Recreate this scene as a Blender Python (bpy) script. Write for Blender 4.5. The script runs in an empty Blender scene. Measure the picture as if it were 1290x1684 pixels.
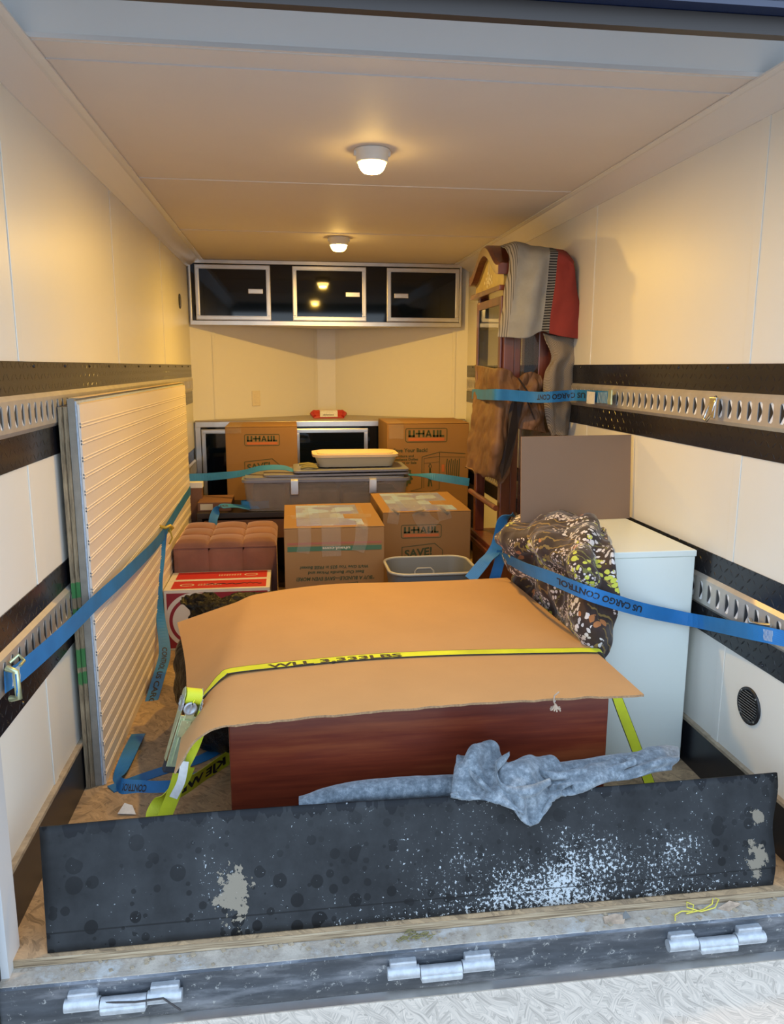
import bpy, math, random
from mathutils import Vector, Matrix, noise
random.seed(7)
# ------------------------------------------------------------------ camera, world, exposure
CAM_H = 1.34
YAW, PITCH, ROLL, FPX = 0.13222082, 0.18543551, 0.00246206, 1271.377   # calibrated on the trailer's own edges (1290x1684)
_f = Vector((math.sin(YAW)*math.cos(PITCH), math.cos(YAW)*math.cos(PITCH), -math.sin(PITCH)))
_r0 = Vector((math.cos(YAW), -math.sin(YAW), 0)); _u0 = _r0.cross(_f)
_r = _r0*math.cos(ROLL)+_u0*math.sin(ROLL); _u = -_r0*math.sin(ROLL)+_u0*math.cos(ROLL)
scn = bpy.context.scene
cd = bpy.data.cameras.new('camera'); cam = bpy.data.objects.new('camera', cd); scn.collection.objects.link(cam)
M3 = Matrix((_r, _u, -_f)).transposed()
cam.matrix_world = Matrix.Translation((0, 0, CAM_H)) @ M3.to_4x4()
cd.sensor_fit = 'HORIZONTAL'; cd.sensor_width = 36; cd.lens = 36*FPX/1290; cd.clip_start = .05
scn.camera = cam
vs = scn.view_settings; vs.view_transform = 'Standard'; vs.look = 'None'; vs.gamma = 1; vs.use_curve_mapping = False
vs.exposure = 1.5
SKY_STRENGTH = 1.05
LAMP_POWER = 7.8
w = bpy.data.worlds.new('world'); scn.world = w; w.use_nodes = True
nt = w.node_tree; nt.nodes.clear()
bg = nt.nodes.new('ShaderNodeBackground'); ow = nt.nodes.new('ShaderNodeOutputWorld')
tc = nt.nodes.new('ShaderNodeTexCoord'); sx = nt.nodes.new('ShaderNodeSeparateXYZ'); cr = nt.nodes.new('ShaderNodeValToRGB')
nt.links.new(tc.outputs['Generated'], sx.inputs[0]); nt.links.new(sx.outputs['Z'], cr.inputs[0])
cr.color_ramp.elements[0].position = 0.0; cr.color_ramp.elements[0].color = (.66, .77, .89, 1)
cr.color_ramp.elements[1].position = .6; cr.color_ramp.elements[1].color = (.50, .67, .92, 1)
nt.links.new(cr.outputs[0], bg.inputs[0]); bg.inputs[1].default_value = SKY_STRENGTH; nt.links.new(bg.outputs[0], ow.inputs[0])

def at(px, py, Y):
    """the point of the trailer at depth Y seen at photo pixel (px, py)"""
    d = (px-645)*_r-(py-842)*_u+FPX*_f
    return Vector((0, 0, CAM_H))+d*(Y/d.y)
def atx(px, py, X):
    d = (px-645)*_r-(py-842)*_u+FPX*_f
    return Vector((0, 0, CAM_H))+d*(X/d.x)
def atz(px, py, Z):
    d = (px-645)*_r-(py-842)*_u+FPX*_f
    return Vector((0, 0, CAM_H))+d*((Z-CAM_H)/d.z)

# ------------------------------------------------------------------ materials
class N:
    def __init__(s, name):
        s.m = bpy.data.materials.new(name); s.m.use_nodes = True; s.t = s.m.node_tree
        s.b = s.t.nodes['Principled BSDF']; s.o = s.t.nodes['Material Output']
    def n(s, typ, **kw):
        x = s.t.nodes.new(typ)
        for k, v in kw.items():
            if k.startswith('i_'):
                x.inputs[k[2:].replace('_', ' ')].default_value = v
            else: setattr(x, k, v)
        return x
    def l(s, a, b): s.t.links.new(a, b)
    def math(s, op, a, b=None, c=None):
        x = s.n('ShaderNodeMath', operation=op)
        for i, v in enumerate((a, b, c)):
            if v is None: continue
            if isinstance(v, (int, float)): x.inputs[i].default_value = v
            else: s.l(v, x.inputs[i])
        return x.outputs[0]
    def coord(s): return s.n('ShaderNodeTexCoord').outputs['Object']
    def mapv(s, vec, scale=(1, 1, 1), loc=(0, 0, 0), rot=(0, 0, 0)):
        x = s.n('ShaderNodeMapping'); x.inputs['Scale'].default_value = scale; x.inputs['Location'].default_value = loc; x.inputs['Rotation'].default_value = rot
        s.l(vec, x.inputs[0]); return x.outputs[0]
    def noise(s, vec, scale, detail=4, rough=.5):
        x = s.n('ShaderNodeTexNoise'); x.inputs['Scale'].default_value = scale; x.inputs['Detail'].default_value = detail; x.inputs['Roughness'].default_value = rough
        s.l(vec, x.inputs['Vector']); return x.outputs['Fac']
    def ramp(s, fac, stops, interp='LINEAR'):
        x = s.n('ShaderNodeValToRGB'); x.color_ramp.interpolation = interp; e = x.color_ramp.elements
        while len(e) < len(stops): e.new(.5)
        for k, (p, c) in enumerate(stops):
            e[k].position = p
            e[k].color = (*c, 1) if not isinstance(c, (int, float)) else (c, c, c, 1)
        s.l(fac, x.inputs[0]); return x.outputs[0]
    def mix(s, fac, a, b):
        x = s.n('ShaderNodeMix', data_type='RGBA')
        for i, v in ((0, fac), (6, a), (7, b)):
            if isinstance(v, (int, float)): x.inputs[i].default_value = v
            elif isinstance(v, tuple): x.inputs[i].default_value = (*v, 1)
            else: s.l(v, x.inputs[i])
        return x.outputs[2]
    def bump(s, h, strength=.3, dist=.002):
        x = s.n('ShaderNodeBump'); x.inputs['Strength'].default_value = strength; x.inputs['Distance'].default_value = dist
        s.l(h, x.inputs['Height']); s.l(x.outputs[0], s.b.inputs['Normal'])
    def base(s, c):
        if isinstance(c, tuple): s.b.inputs['Base Color'].default_value = (*c, 1)
        else: s.l(c, s.b.inputs['Base Color'])
    def setp(s, **k):
        for a, v in k.items(): s.b.inputs[a.replace('_', ' ')].default_value = v
def srgb(r, g, b):
    f = lambda c: (c/255/12.92 if c/255 <= .04045 else ((c/255+.055)/1.055)**2.4)
    return (f(r), f(g), f(b))
def simple(name, col, rough=.5, metal=0., bump=None, var=.0, vs_=8., coat=0., spec=None):
    m = N(name); co = m.coord()
    if var:
        k = m.noise(co, vs_, 5, .6)
        a = tuple(c*(1-var) for c in col); b = tuple(min(1, c*(1+var)) for c in col)
        m.base(m.ramp(k, [(.3, a), (.7, b)]))
    else: m.base(tuple(col))
    m.setp(Roughness=rough, Metallic=metal)
    if coat: m.b.inputs['Coat Weight'].default_value = coat; m.b.inputs['Coat Roughness'].default_value = .08
    if spec is not None: m.b.inputs['Specular IOR Level'].default_value = spec
    if bump: m.bump(m.noise(co, bump[0], 6, .6), bump[1], bump[2])
    return m.m
MT = {}
MT['wall'] = simple('white wall panel', (.77, .75, .68), .38, bump=(260, .12, .001), var=.02, vs_=1.2)
MT['ceil'] = simple('ceiling liner', (.66, .61, .57), .62, spec=.3, bump=(300, .35, .0012), var=.03, vs_=1.5)
MT['cove'] = simple('glossy white cove', (.72, .70, .67), .22, spec=.4)
MT['header'] = simple('glossy white header metal', (.58, .585, .58), .28, var=.02, vs_=2, spec=.35)
MT['navy'] = simple('navy trailer paint', (.006, .014, .05), .22, coat=.5)
MT['brownseal'] = simple('dark seal', (.035, .028, .025), .5)
MT['alu'] = simple('brushed aluminium', (.62, .60, .57), .32, 1., bump=(180, .1, .0006), var=.06, vs_=14)
MT['sill'] = None
MT['black'] = simple('black plastic', (.012, .012, .014), .4)
MT['blackgloss'] = simple('black gloss panel', (.003, .006, .016), .05, spec=.45)
MT['rail'] = simple('galvanised rail', (.56, .52, .46), .38, .55, var=.1, vs_=20)
MT['kick'] = simple('black kick board', (.012, .013, .018), .32, bump=(60, .15, .001))
MT['ledge'] = simple('dusty ledge', (.36, .29, .20), .85, var=.25, vs_=40)
MT['slotwhite'] = simple('white wall behind slots', (.92, .92, .92), .5)
MT['card'] = None

def mk_diamond():
    m = N('black diamond tread'); co = m.coord(); s = m.n('ShaderNodeSeparateXYZ'); m.l(co, s.inputs[0])
    c = .03
    a = m.math('DIVIDE', s.outputs['Y'], c); b = m.math('DIVIDE', s.outputs['Z'], c)
    par = m.math('MODULO', m.math('ABSOLUTE', m.math('ADD', m.math('FLOOR', a), m.math('FLOOR', b))), 2.)
    sg = m.math('SUBTRACT', m.math('MULTIPLY', par, 2.), 1.)
    u = m.math('SUBTRACT', m.math('FRACT', a), .5); v = m.math('MULTIPLY', m.math('SUBTRACT', m.math('FRACT', b), .5), sg)
    p = m.math('ABSOLUTE', m.math('ADD', u, v)); q = m.math('ABSOLUTE', m.math('SUBTRACT', u, v))
    d = m.math('ADD', m.math('MULTIPLY', p, 1.15), m.math('MULTIPLY', q, 5.))
    h = m.ramp(d, [(.35, 1.), (.75, 0.)])
    m.base((.012, .012, .016)); m.setp(Roughness=.22)
    m.bump(h, .9, .0022); return m.m
MT['diamond'] = mk_diamond()

def mk_osb(name, tint, dirt, contrast=1.):
    m = N(name); co = m.coord(); layers = []
    nn = m.n('ShaderNodeTexNoise'); nn.inputs['Scale'].default_value = 5; m.l(m.mapv(co, (1, 1, 0)), nn.inputs['Vector'])
    s1 = m.n('ShaderNodeVectorMath', operation='SCALE'); s1.inputs['Scale'].default_value = .14; m.l(nn.outputs['Color'], s1.inputs[0])
    s2 = m.n('ShaderNodeVectorMath', operation='ADD'); m.l(co, s2.inputs[0]); m.l(s1.outputs[0], s2.inputs[1]); flat = m.mapv(s2.outputs[0], (1, 1, 0))
    for q, (rot, off) in enumerate(((.2, 0), (1.25, 5.3), (2.3, 9.1), (.75, 13.7))):
        wv = m.n('ShaderNodeTexVoronoi'); wv.inputs['Scale'].default_value = 1; wv.inputs['Randomness'].default_value = 1
        m.l(m.mapv(m.mapv(flat, rot=(0, 0, rot)), (22, 95, 1), loc=(off, off, 0)), wv.inputs['Vector'])
        sp = m.n('ShaderNodeSeparateXYZ'); m.l(wv.outputs['Color'], sp.inputs[0])
        fib = m.noise(m.mapv(m.mapv(flat, rot=(0, 0, rot)), (12, 260, 1), loc=(off, 0, 0)), 1., 3, .6)
        layers.append((m.math('ADD', m.math('MULTIPLY', sp.outputs[0], .5*contrast), m.math('MULTIPLY', fib, .55)), sp.outputs[1]))
    k = layers[0][0]
    for t_, g in layers[1:]:
        x = m.n('ShaderNodeMix', data_type='FLOAT'); m.l(m.math('GREATER_THAN', g, .62), x.inputs[0]); m.l(k, x.inputs[2]); m.l(t_, x.inputs[3]); k = x.outputs[0]
    c = m.ramp(k, [(.22, tuple(x*.5 for x in tint)), (.36, tuple(x*.82 for x in tint)), (.55, tint), (.78, tuple(min(1, x*1.2) for x in tint))])
    big = m.noise(co, 3., 5, .65)
    c = m.mix(m.ramp(big, [(.42, 0.), (.75, dirt)]), c, (.16, .13, .10))
    m.base(c); m.setp(Roughness=.75); m.bump(k, .3, .001); return m.m
MT['osb'] = mk_osb('strand board floor', (.46, .31, .17), .5)
MT['osb_ramp'] = mk_osb('pale strand board ramp', (.78, .66, .53), .08, .22)

def mk_edge():
    m = N('layered strand board edge'); co = m.coord(); n1 = m.noise(m.mapv(co, (5, 1, 240)), 1., 5, .6)
    m.base(m.ramp(n1, [(.35, (.12, .08, .045)), (.5, (.34, .25, .15)), (.65, (.50, .40, .27))])); m.setp(Roughness=.85); m.bump(n1, .5, .002); return m.m
MT['osbedge'] = mk_edge()
def mk_sill(name, dark):
    m = N(name); co = m.coord()
    n1 = m.noise(m.mapv(co, (1.2, 6, 6)), 4., 6, .65); n2 = m.noise(co, 60., 5, .7)
    c = m.ramp(n1, [(.32, dark), (.5, tuple(x*1.5 for x in dark)), (.68, (.24, .25, .27))])
    c = m.mix(m.ramp(n2, [(.60, 0.), (.66, .6)]), c, (.55, .55, .52))
    m.base(c); m.setp(Roughness=.42, Metallic=.55); m.bump(n2, .15, .001); return m.m
MT['sill'] = mk_sill('weathered grey metal sill', (.055, .06, .068))
def mk_sillplate():
    m = N('muddy sill plate'); co = m.coord()
    n1 = m.noise(co, 7., 8, .7); n2 = m.noise(co, 45., 6, .7)
    c = m.ramp(n1, [(.36, (.50, .50, .48)), (.48, (.36, .31, .25)), (.62, (.52, .46, .38)), (.75, (.25, .20, .15))])
    c = m.mix(m.ramp(n2, [(.55, 0.), (.68, .7)]), c, (.22, .17, .12))
    m.base(c); m.setp(Roughness=.8); m.bump(n2, .6, .004); return m.m
MT['sillplate'] = mk_sillplate()
MT['galv'] = simple('galvanised hinge', (.46, .48, .50), .5, .6, bump=(90, .5, .002), var=.18, vs_=40)

def mk_card(name, col, var=.05):
    m = N(name); co = m.coord()
    big = m.noise(co, 3.5, 4, .6); fine = m.noise(co, 900., 2, .6)
    c = m.ramp(big, [(.3, tuple(x*(1-var) for x in col)), (.7, tuple(x*(1+var) for x in col))])
    c = m.mix(m.ramp(fine, [(.45, 0.), (.8, .35)]), c, tuple(x*.72 for x in col))
    m.base(c); m.setp(Roughness=.78); m.bump(m.noise(m.mapv(co, (3, 120, 3)), 1.5, 2, .5), .12, .001); return m.m
MT['card'] = mk_card('kraft cardboard', (.285, .150, .055))
MT['sheetcard'] = mk_card('large kraft sheet', (.48, .275, .115))
MT['boardbrown'] = mk_card('brown hardboard', (.27, .165, .10), .03)
MT['cardin'] = simple('cardboard edge', (.30, .18, .09), .9, bump=(200, .6, .002), var=.3, vs_=150)
MT['ink'] = simple('dark green ink', (.045, .06, .022), .7)
MT['inkblack'] = simple('black ink', (.012, .014, .02), .6)
MT['orange'] = simple('orange print', (.50, .13, .035), .7)
MT['greenband'] = simple('green print band', (.05, .13, .07), .7)
MT['redband'] = simple('faded red print', (.33, .10, .06), .7)
MT['palelight'] = simple('pale print', (.55, .50, .38), .7)
def mk_tape():
    m = N('wrinkled clear packing tape'); co = m.coord()
    n1 = m.noise(m.mapv(co, (1, 1, 1), rot=(.3, .5, .4)), 38., 4, .75)
    m.base((.75, .68, .6)); m.setp(Roughness=.08, Alpha=.08); m.bump(n1, 1., .012); return m.m
MT['tape'] = mk_tape()
def mk_paper():
    m = N('printed delivery paper under tape'); co = m.coord()
    v = m.n('ShaderNodeTexVoronoi', distance='CHEBYCHEV'); v.inputs['Scale'].default_value = 9; m.l(co, v.inputs['Vector'])
    sp = m.n('ShaderNodeSeparateXYZ'); m.l(v.outputs['Color'], sp.inputs[0])
    n1 = m.noise(m.mapv(co, (12, 90, 12)), 2., 3, .6)
    c = m.ramp(sp.outputs[0], [(.3, (.26, .30, .62)), (.34, (.34, .52, .95)), (.66, (.38, .50, .86)), (.7, (.22, .24, .58))])
    c = m.mix(m.ramp(n1, [(.5, 0.), (.6, .35)]), c, (.15, .15, .25))
    m.base(c); m.setp(Roughness=.3); m.bump(m.noise(co, 25., 5, .7), .5, .006); return m.m
MT['paper'] = mk_paper()

def mk_wood(name, c0, c1, c2, axis=0, scale=1., rough=.35, coat=.3, knots=True):
    m = N(name); co = m.coord()
    sc = [9*scale]*3; sc[axis] = .9*scale
    n1 = m.noise(m.mapv(co, tuple(sc)), 1.4, 6, .62); sc2 = [70*scale]*3; sc2[axis] = 3*scale
    n2 = m.noise(m.mapv(co, tuple(sc2)), 1., 3, .6)
    k = m.math('ADD', m.math('MULTIPLY', n1, .75), m.math('MULTIPLY', n2, .25))
    c = m.ramp(k, [(.34, c0), (.5, c1), (.66, c2)])
    if knots:
        v = m.n('ShaderNodeTexVoronoi'); v.inputs['Scale'].default_value = 4.2; sk = [1, 1, 1]; sk[axis] = .6; m.l(m.mapv(co, tuple(sk), loc=(3.1, 0, 1.7)), v.inputs['Vector'])
        c = m.mix(m.ramp(v.outputs['Distance'], [(.03, .75), (.09, 0.)]), c, tuple(x*.3 for x in c0))
    m.base(c); m.setp(Roughness=rough); m.b.inputs['Coat Weight'].default_value = coat; m.b.inputs['Coat Roughness'].default_value = .25
    m.bump(n2, .08, .001); return m.m
MT['cedar'] = mk_wood('red cedar', (.07, .009, .004), (.145, .024, .009), (.24, .058, .018))
MT['cherry'] = mk_wood('cherry clock wood', (.07, .016, .010), (.13, .032, .018), (.20, .055, .028), axis=2, rough=.3, coat=.5, knots=False)
MT['pine'] = mk_wood('pale pine edge', (.60, .42, .20), (.72, .54, .30), (.80, .64, .40), axis=1, rough=.6, coat=0, knots=False)
def mk_ply():
    m = N('weathered plywood edge with green paint'); co = m.coord(); s = m.n('ShaderNodeSeparateXYZ'); m.l(co, s.inputs[0])
    n1 = m.noise(m.mapv(co, (120, 6, 12)), 1., 5, .7)
    c = m.ramp(n1, [(.3, (.10, .075, .045)), (.5, (.27, .21, .13)), (.7, (.42, .34, .22))])
    z = s.outputs['Z']; g = None
    for z0, h in ((.66, .025), (.585, .018), (.44, .03), (.375, .02)):
        d = m.math('LESS_THAN', m.math('ABSOLUTE', m.math('SUBTRACT', m.math('ADD', z, m.math('MULTIPLY', n1, .03)), z0+.015)), h)
        g = d if g is None else m.math('MAXIMUM', g, d)
    y = m.math('LESS_THAN', s.outputs['Y'], .03)
    c = m.mix(m.math('MULTIPLY', m.math('MULTIPLY', g, y), .85), c, (.02, .20, .05))
    m.base(c); m.setp(Roughness=.85); m.bump(n1, .5, .004); return m.m
MT['ply'] = mk_ply()
MT['foam'] = simple('grey cement board', (.27, .25, .21), .85, var=.12, vs_=30, bump=(120, .4, .002))
MT['bluesheet'] = simple('pale blue panel edge', (.42, .50, .60), .5, var=.15, vs_=60)
MT['bead'] = simple('cream white beadboard', (.74, .66, .58), .38, var=.02, vs_=2)
MT['whitecab'] = simple('white enamelled steel', (.80, .86, .80), .3, bump=(200, .05, .0005))
MT['velvet'] = None
def mk_velvet():
    m = N('mauve brown velvet'); co = m.coord(); n1 = m.noise(co, 6., 5, .6)
    m.base(m.ramp(n1, [(.3, (.16, .07, .05)), (.7, (.25, .11, .075))])); m.setp(Roughness=.8)
    m.b.inputs['Sheen Weight'].default_value = .7; m.b.inputs['Sheen Roughness'].default_value = .4; m.b.inputs['Sheen Tint'].default_value = (1, .7, .5, 1)
    m.bump(m.noise(co, 200., 3, .6), .15, .001); return m.m
MT['velvet'] = mk_velvet()
MT['redprint'] = simple('red printed card', (.50, .022, .018), .45)
MT['maroonprint'] = simple('maroon print', (.25, .015, .03), .5)
MT['whiteprint'] = simple('white card', (.66, .62, .56), .5, var=.04, vs_=5)
MT['creamlid'] = simple('cream plastic lid', (.72, .56, .38), .42)
MT['greybin'] = simple('grey plastic bin', (.17, .17, .16), .45)
MT['binrim'] = simple('pale grey bin rim', (.40, .38, .33), .45)
def mk_clear(name, col, alpha, rough=.25):
    m = N(name); co = m.coord(); m.base(col); m.setp(Roughness=rough, Alpha=alpha); m.bump(m.noise(co, 14., 4, .6), .3, .004); return m.m
MT['tote'] = mk_clear('cloudy clear plastic', (.36, .33, .31), .38)
MT['totelid'] = simple('blue grey plastic lid', (.19, .20, .27), .35, var=.1, vs_=12)
MT['totestuff'] = simple('folded things inside tote', (.22, .17, .13), .8, var=.6, vs_=9)
MT['webblue'] = None
def mk_web(name, col, per=.0021, rough=.6, edge=None):
    m = N(name); co = m.coord()
    n1 = m.noise(co, 60., 3, .6); n2 = m.noise(co, 7., 3, .6)
    m.base(m.ramp(n2, [(.3, tuple(x*.8 for x in col)), (.7, tuple(min(1, x*1.12) for x in col))])); m.setp(Roughness=rough)
    wv = m.n('ShaderNodeTexWave', wave_type='BANDS', bands_direction='DIAGONAL'); wv.inputs['Scale'].default_value = 110; m.l(co, wv.inputs['Vector'])
    m.bump(wv.outputs['Fac'], .25, .001); return m.m
MT['webblue'] = mk_web('blue polyester webbing', (.016, .175, .46))
MT['webyel'] = mk_web('neon yellow webbing', (.66, .72, .03))
MT['stitch'] = simple('white stitching', (.62, .64, .62), .8)
MT['tagwhite'] = simple('white label', (.72, .72, .70), .6, var=.1, vs_=60)
MT['zinc'] = simple('yellow zinc steel', (.58, .64, .40), .34, .7, var=.2, vs_=25)
MT['grip'] = simple('black rubber grip', (.02, .022, .03), .6)
def mk_felt():
    m = N('blue grey felt'); co = m.coord(); n1 = m.noise(co, 45., 7, .75); n2 = m.noise(co, 160., 5, .8)
    c = m.ramp(n1, [(.33, (.075, .095, .115)), (.5, (.16, .195, .225)), (.68, (.34, .385, .42))])
    m.base(c); m.setp(Roughness=.95); m.b.inputs['Sheen Weight'].default_value = .3; m.bump(n2, .6, .0018); return m.m
MT['felt'] = mk_felt()
def mk_rubber():
    m = N('stained black rubber'); co = m.coord(); s = m.n('ShaderNodeSeparateXYZ'); m.l(co, s.inputs[0])
    X = s.outputs['X']; Z = s.outputs['Z']; flat = m.mapv(co, (1, 0, 1))
    n1 = m.noise(flat, 5., 7, .65)
    c = m.ramp(n1, [(.35, (.012, .013, .014)), (.55, (.026, .028, .030)), (.75, (.042, .045, .047))])
    v = m.n('ShaderNodeTexVoronoi'); v.inputs['Scale'].default_value = 21; m.l(flat, v.inputs['Vector'])
    sp = m.n('ShaderNodeSeparateXYZ'); m.l(v.outputs['Color'], sp.inputs[0])
    rad = m.math('MULTIPLY', sp.outputs[0], .50)
    low = m.ramp(Z, [(.03, 1.), (.25, .35)])
    blot = m.math('MULTIPLY', m.math('LESS_THAN', m.math('ADD', v.outputs['Distance'], m.math('MULTIPLY', n1, .12)), m.math('ADD', rad, -.0)), low)
    c = m.mix(m.math('MULTIPLY', blot, .92), c, (.0035, .004, .0045))
    v2 = m.n('ShaderNodeTexVoronoi'); v2.inputs['Scale'].default_value = 38; m.l(m.mapv(flat, loc=(3.3, 0, 1.2)), v2.inputs['Vector'])
    sp3 = m.n('ShaderNodeSeparateXYZ'); m.l(v2.outputs['Color'], sp3.inputs[0])
    b2 = m.math('LESS_THAN', m.math('ADD', v2.outputs['Distance'], m.math('MULTIPLY', m.noise(flat, 30., 3, .6), .25)), m.math('MULTIPLY', sp3.outputs[0], .52))
    c = m.mix(m.math('MULTIPLY', m.math('MULTIPLY', b2, m.ramp(Z, [(.10, 1.), (.22, .25)])), .75), c, (.005, .0055, .006))
    # dribbles from the top edge
    dr = m.noise(m.mapv(co, (26, 0, 3.2)), 1., 3, .5)
    top = m.ramp(Z, [(.19, 0.), (.27, 1.)])
    c = m.mix(m.math('MULTIPLY', m.math('GREATER_THAN', m.math('MULTIPLY', dr, top), .47), .85), c, (.007, .008, .010))
    # pale flecks, thick low in the middle right
    sn = m.math('ADD', m.math('MULTIPLY', m.noise(flat, 110., 3, .6), .62), m.math('MULTIPLY', m.noise(flat, 330., 3, .7), .38))
    mx = m.ramp(m.math('ABSOLUTE', m.math('SUBTRACT', X, .30)), [(.12, 1.), (.75, 0.)]); mz = m.ramp(Z, [(.02, 1.), (.2, .0)])
    dens = m.math('ADD', m.math('MULTIPLY', m.math('MULTIPLY', mx, mz), .10), m.math('MULTIPLY', mx, .035))
    sp2 = m.math('GREATER_THAN', m.math('ADD', sn, m.math('ADD', dens, m.math('MULTIPLY', m.math('SUBTRACT', n1, .5), .40))), .66)
    c = m.mix(m.math('MULTIPLY', sp2, .8), c, (.52, .56, .58))
    # tan mud
    for x0, z0, rx, rz in ((-.49, .09, .06, .09), (.87, .17, .035, .03), (.86, .07, .04, .06)):
        dx = m.math('DIVIDE', m.math('SUBTRACT', X, x0), rx); dz = m.math('DIVIDE', m.math('SUBTRACT', Z, z0), rz)
        d = m.math('ADD', m.math('MULTIPLY', dx, dx), m.math('MULTIPLY', dz, dz))
        k = m.math('LESS_THAN', m.math('ADD', d, m.math('MULTIPLY', m.noise(flat, 32., 4, .7), 3.6)), 2.15)
        c = m.mix(m.math('MULTIPLY', k, .8), c, (.27, .23, .17))
    line = m.math('LESS_THAN', m.math('ABSOLUTE', m.math('SUBTRACT', Z, .042)), .0018)
    c = m.mix(m.math('MULTIPLY', line, .7), c, (.004, .004, .004))
    m.base(c); m.setp(Roughness=.6); m.b.inputs['Specular IOR Level'].default_value = .25; m.bump(n1, .2, .003); return m.m
MT['rubber'] = mk_rubber()
def mk_quilt():
    m = N('brown floral quilt'); co = m.coord(); n1 = m.noise(co, 18., 4, .6)
    ofs = m.n('ShaderNodeVectorMath', operation='ADD'); m.l(co, ofs.inputs[0])
    nn = m.n('ShaderNodeTexNoise'); nn.inputs['Scale'].default_value = 20; m.l(co, nn.inputs['Vector'])
    sc = m.n('ShaderNodeVectorMath', operation='SCALE'); sc.inputs['Scale'].default_value = .03; m.l(nn.outputs['Color'], sc.inputs[0]); m.l(sc.outputs[0], ofs.inputs[1])
    c = m.ramp(n1, [(.4, (.022, .010, .007)), (.7, (.042, .019, .013))])
    w1 = m.n('ShaderNodeTexWave', wave_type='BANDS', bands_direction='DIAGONAL'); w1.inputs['Scale'].default_value = 13; w1.inputs['Distortion'].default_value = 7; w1.inputs['Detail'].default_value = 2.5; w1.inputs['Detail Scale'].default_value = 1.6
    m.l(co, w1.inputs['Vector']); big = m.noise(co, 6., 2, .5)
    k = m.math('MULTIPLY', m.math('GREATER_THAN', w1.outputs['Fac'], .9), m.math('GREATER_THAN', big, .53))
    c = m.mix(m.math('MULTIPLY', k, .9), c, (.24, .15, .035))
    k = m.math('MULTIPLY', m.math('GREATER_THAN', w1.outputs['Fac'], .94), m.math('LESS_THAN', big, .44))
    c = m.mix(m.math('MULTIPLY', k, .7), c, (.20, .19, .04))
    def flowers(scale, thr, frac, colr, seed, coarse):
        v = m.n('ShaderNodeTexVoronoi'); v.inputs['Scale'].default_value = scale; m.l(m.mapv(ofs.outputs[0], loc=(seed, seed*2, seed)), v.inputs['Vector'])
        area = m.noise(m.mapv(co, loc=(seed*3, 0, seed)), coarse, 1, .5)
        return m.math('MULTIPLY', m.math('LESS_THAN', v.outputs['Distance'], thr), m.math('GREATER_THAN', area, frac)), colr
    for a in ((58, .42, .565, (.66, .62, .60), 1.3, 8.), (48, .42, .60, (.55, .55, .06), 4.1, 8.), (40, .5, .67, (.42, .15, .04), 7.7, 8.), (95, .38, .58, (.60, .52, .50), 9.2, 9.)):
        k, colr = flowers(*a); c = m.mix(k, c, colr)
    m.base(c); m.setp(Roughness=.75); m.b.inputs['Sheen Weight'].default_value = .2
    v = m.n('ShaderNodeTexVoronoi'); v.inputs['Scale'].default_value = 13; m.l(co, v.inputs['Vector'])
    m.bump(v.outputs['Distance'], .8, .012); return m.m
MT['quilt'] = mk_quilt()
MT['greycloth'] = simple('grey blanket cloth', (.30, .30, .29), .9, bump=(60, .4, .004), var=.12, vs_=9)
MT['redcloth'] = simple('brick red cloth', (.24, .030, .024), .9, bump=(240, .4, .001), var=.08, vs_=9)
def mk_stripe(name, a, b, dirn, scale, thr=.5):
    m = N(name); co = m.coord(); wv = m.n('ShaderNodeTexWave', wave_type='BANDS', bands_direction=dirn); wv.inputs['Scale'].default_value = scale; wv.inputs['Distortion'].default_value = .4
    m.l(co, wv.inputs['Vector']); m.base(m.ramp(wv.outputs['Fac'], [(thr-.12, a), (thr+.12, b)])); m.setp(Roughness=.9); m.bump(wv.outputs['Fac'], .4, .002); return m.m
MT['pinstripe'] = mk_stripe('grey pinstripe border', (.10, .09, .08), (.34, .32, .29), 'X', 32, .22)
MT['ribs'] = mk_stripe('black and grey ribbed band', (.02, .02, .025), (.20, .20, .20), 'Z', 26, .6)
MT['cord'] = mk_stripe('taupe corduroy lining', (.15, .12, .09), (.30, .25, .20), 'DIAGONAL', 75, .4)
MT['jacket'] = simple('brown waxed jacket cloth', (.15, .072, .034), .62, bump=(16, .5, .006), var=.22, vs_=9)
MT['jacketdark'] = simple('dark jacket lining', (.02, .012, .012), .8)
MT['jacketrib'] = simple('brown corduroy trim', (.13, .06, .028), .8, bump=(200, .5, .002))
MT['bag'] = simple('black refuse plastic', (.005, .0045, .0045), .28, spec=.2, bump=(22, 1., .02))
def mk_glass():
    m = N('clock glass'); m.base((.02, .03, .04)); m.setp(Roughness=.02, Alpha=.5); m.b.inputs['Specular IOR Level'].default_value = 1.; return m.m
def mk_pane(name, col, rough=.04, mirror=.35):
    m = N(name); m.base(col); m.setp(Roughness=rough, Metallic=mirror); return m.m
MT['clockglass'] = mk_glass()
MT['gold'] = simple('painted gold panel', (.36, .25, .07), .45, var=.2, vs_=20)
MT['flower'] = simple('pale painted flowers', (.70, .62, .40), .5)
MT['redplastic'] = simple('red plastic', (.45, .02, .02), .35)
MT['yellowhook'] = simple('brass yellow hook', (.55, .38, .05), .4, .4)
MT['clipmetal'] = simple('bright steel clip', (.72, .74, .76), .22, 1.)
MT['string'] = simple('yellow string', (.66, .56, .08), .8)
MT['grime'] = simple('torn brown paper', (.42, .31, .22), .9, var=.3, vs_=50)
MT['leaf'] = simple('dry weeds', (.22, .19, .07), .9)
MT['ground'] = simple('gravel ground', (.34, .33, .32), .9, var=.3, vs_=12)
MT['outlet'] = simple('ivory plastic', (.74, .66, .50), .4)
MT['darkwood'] = simple('dark stained chest', (.022, .014, .010), .45)
MT['plum'] = simple('dark box cardboard', (.16, .075, .045), .7, var=.1)
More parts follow.
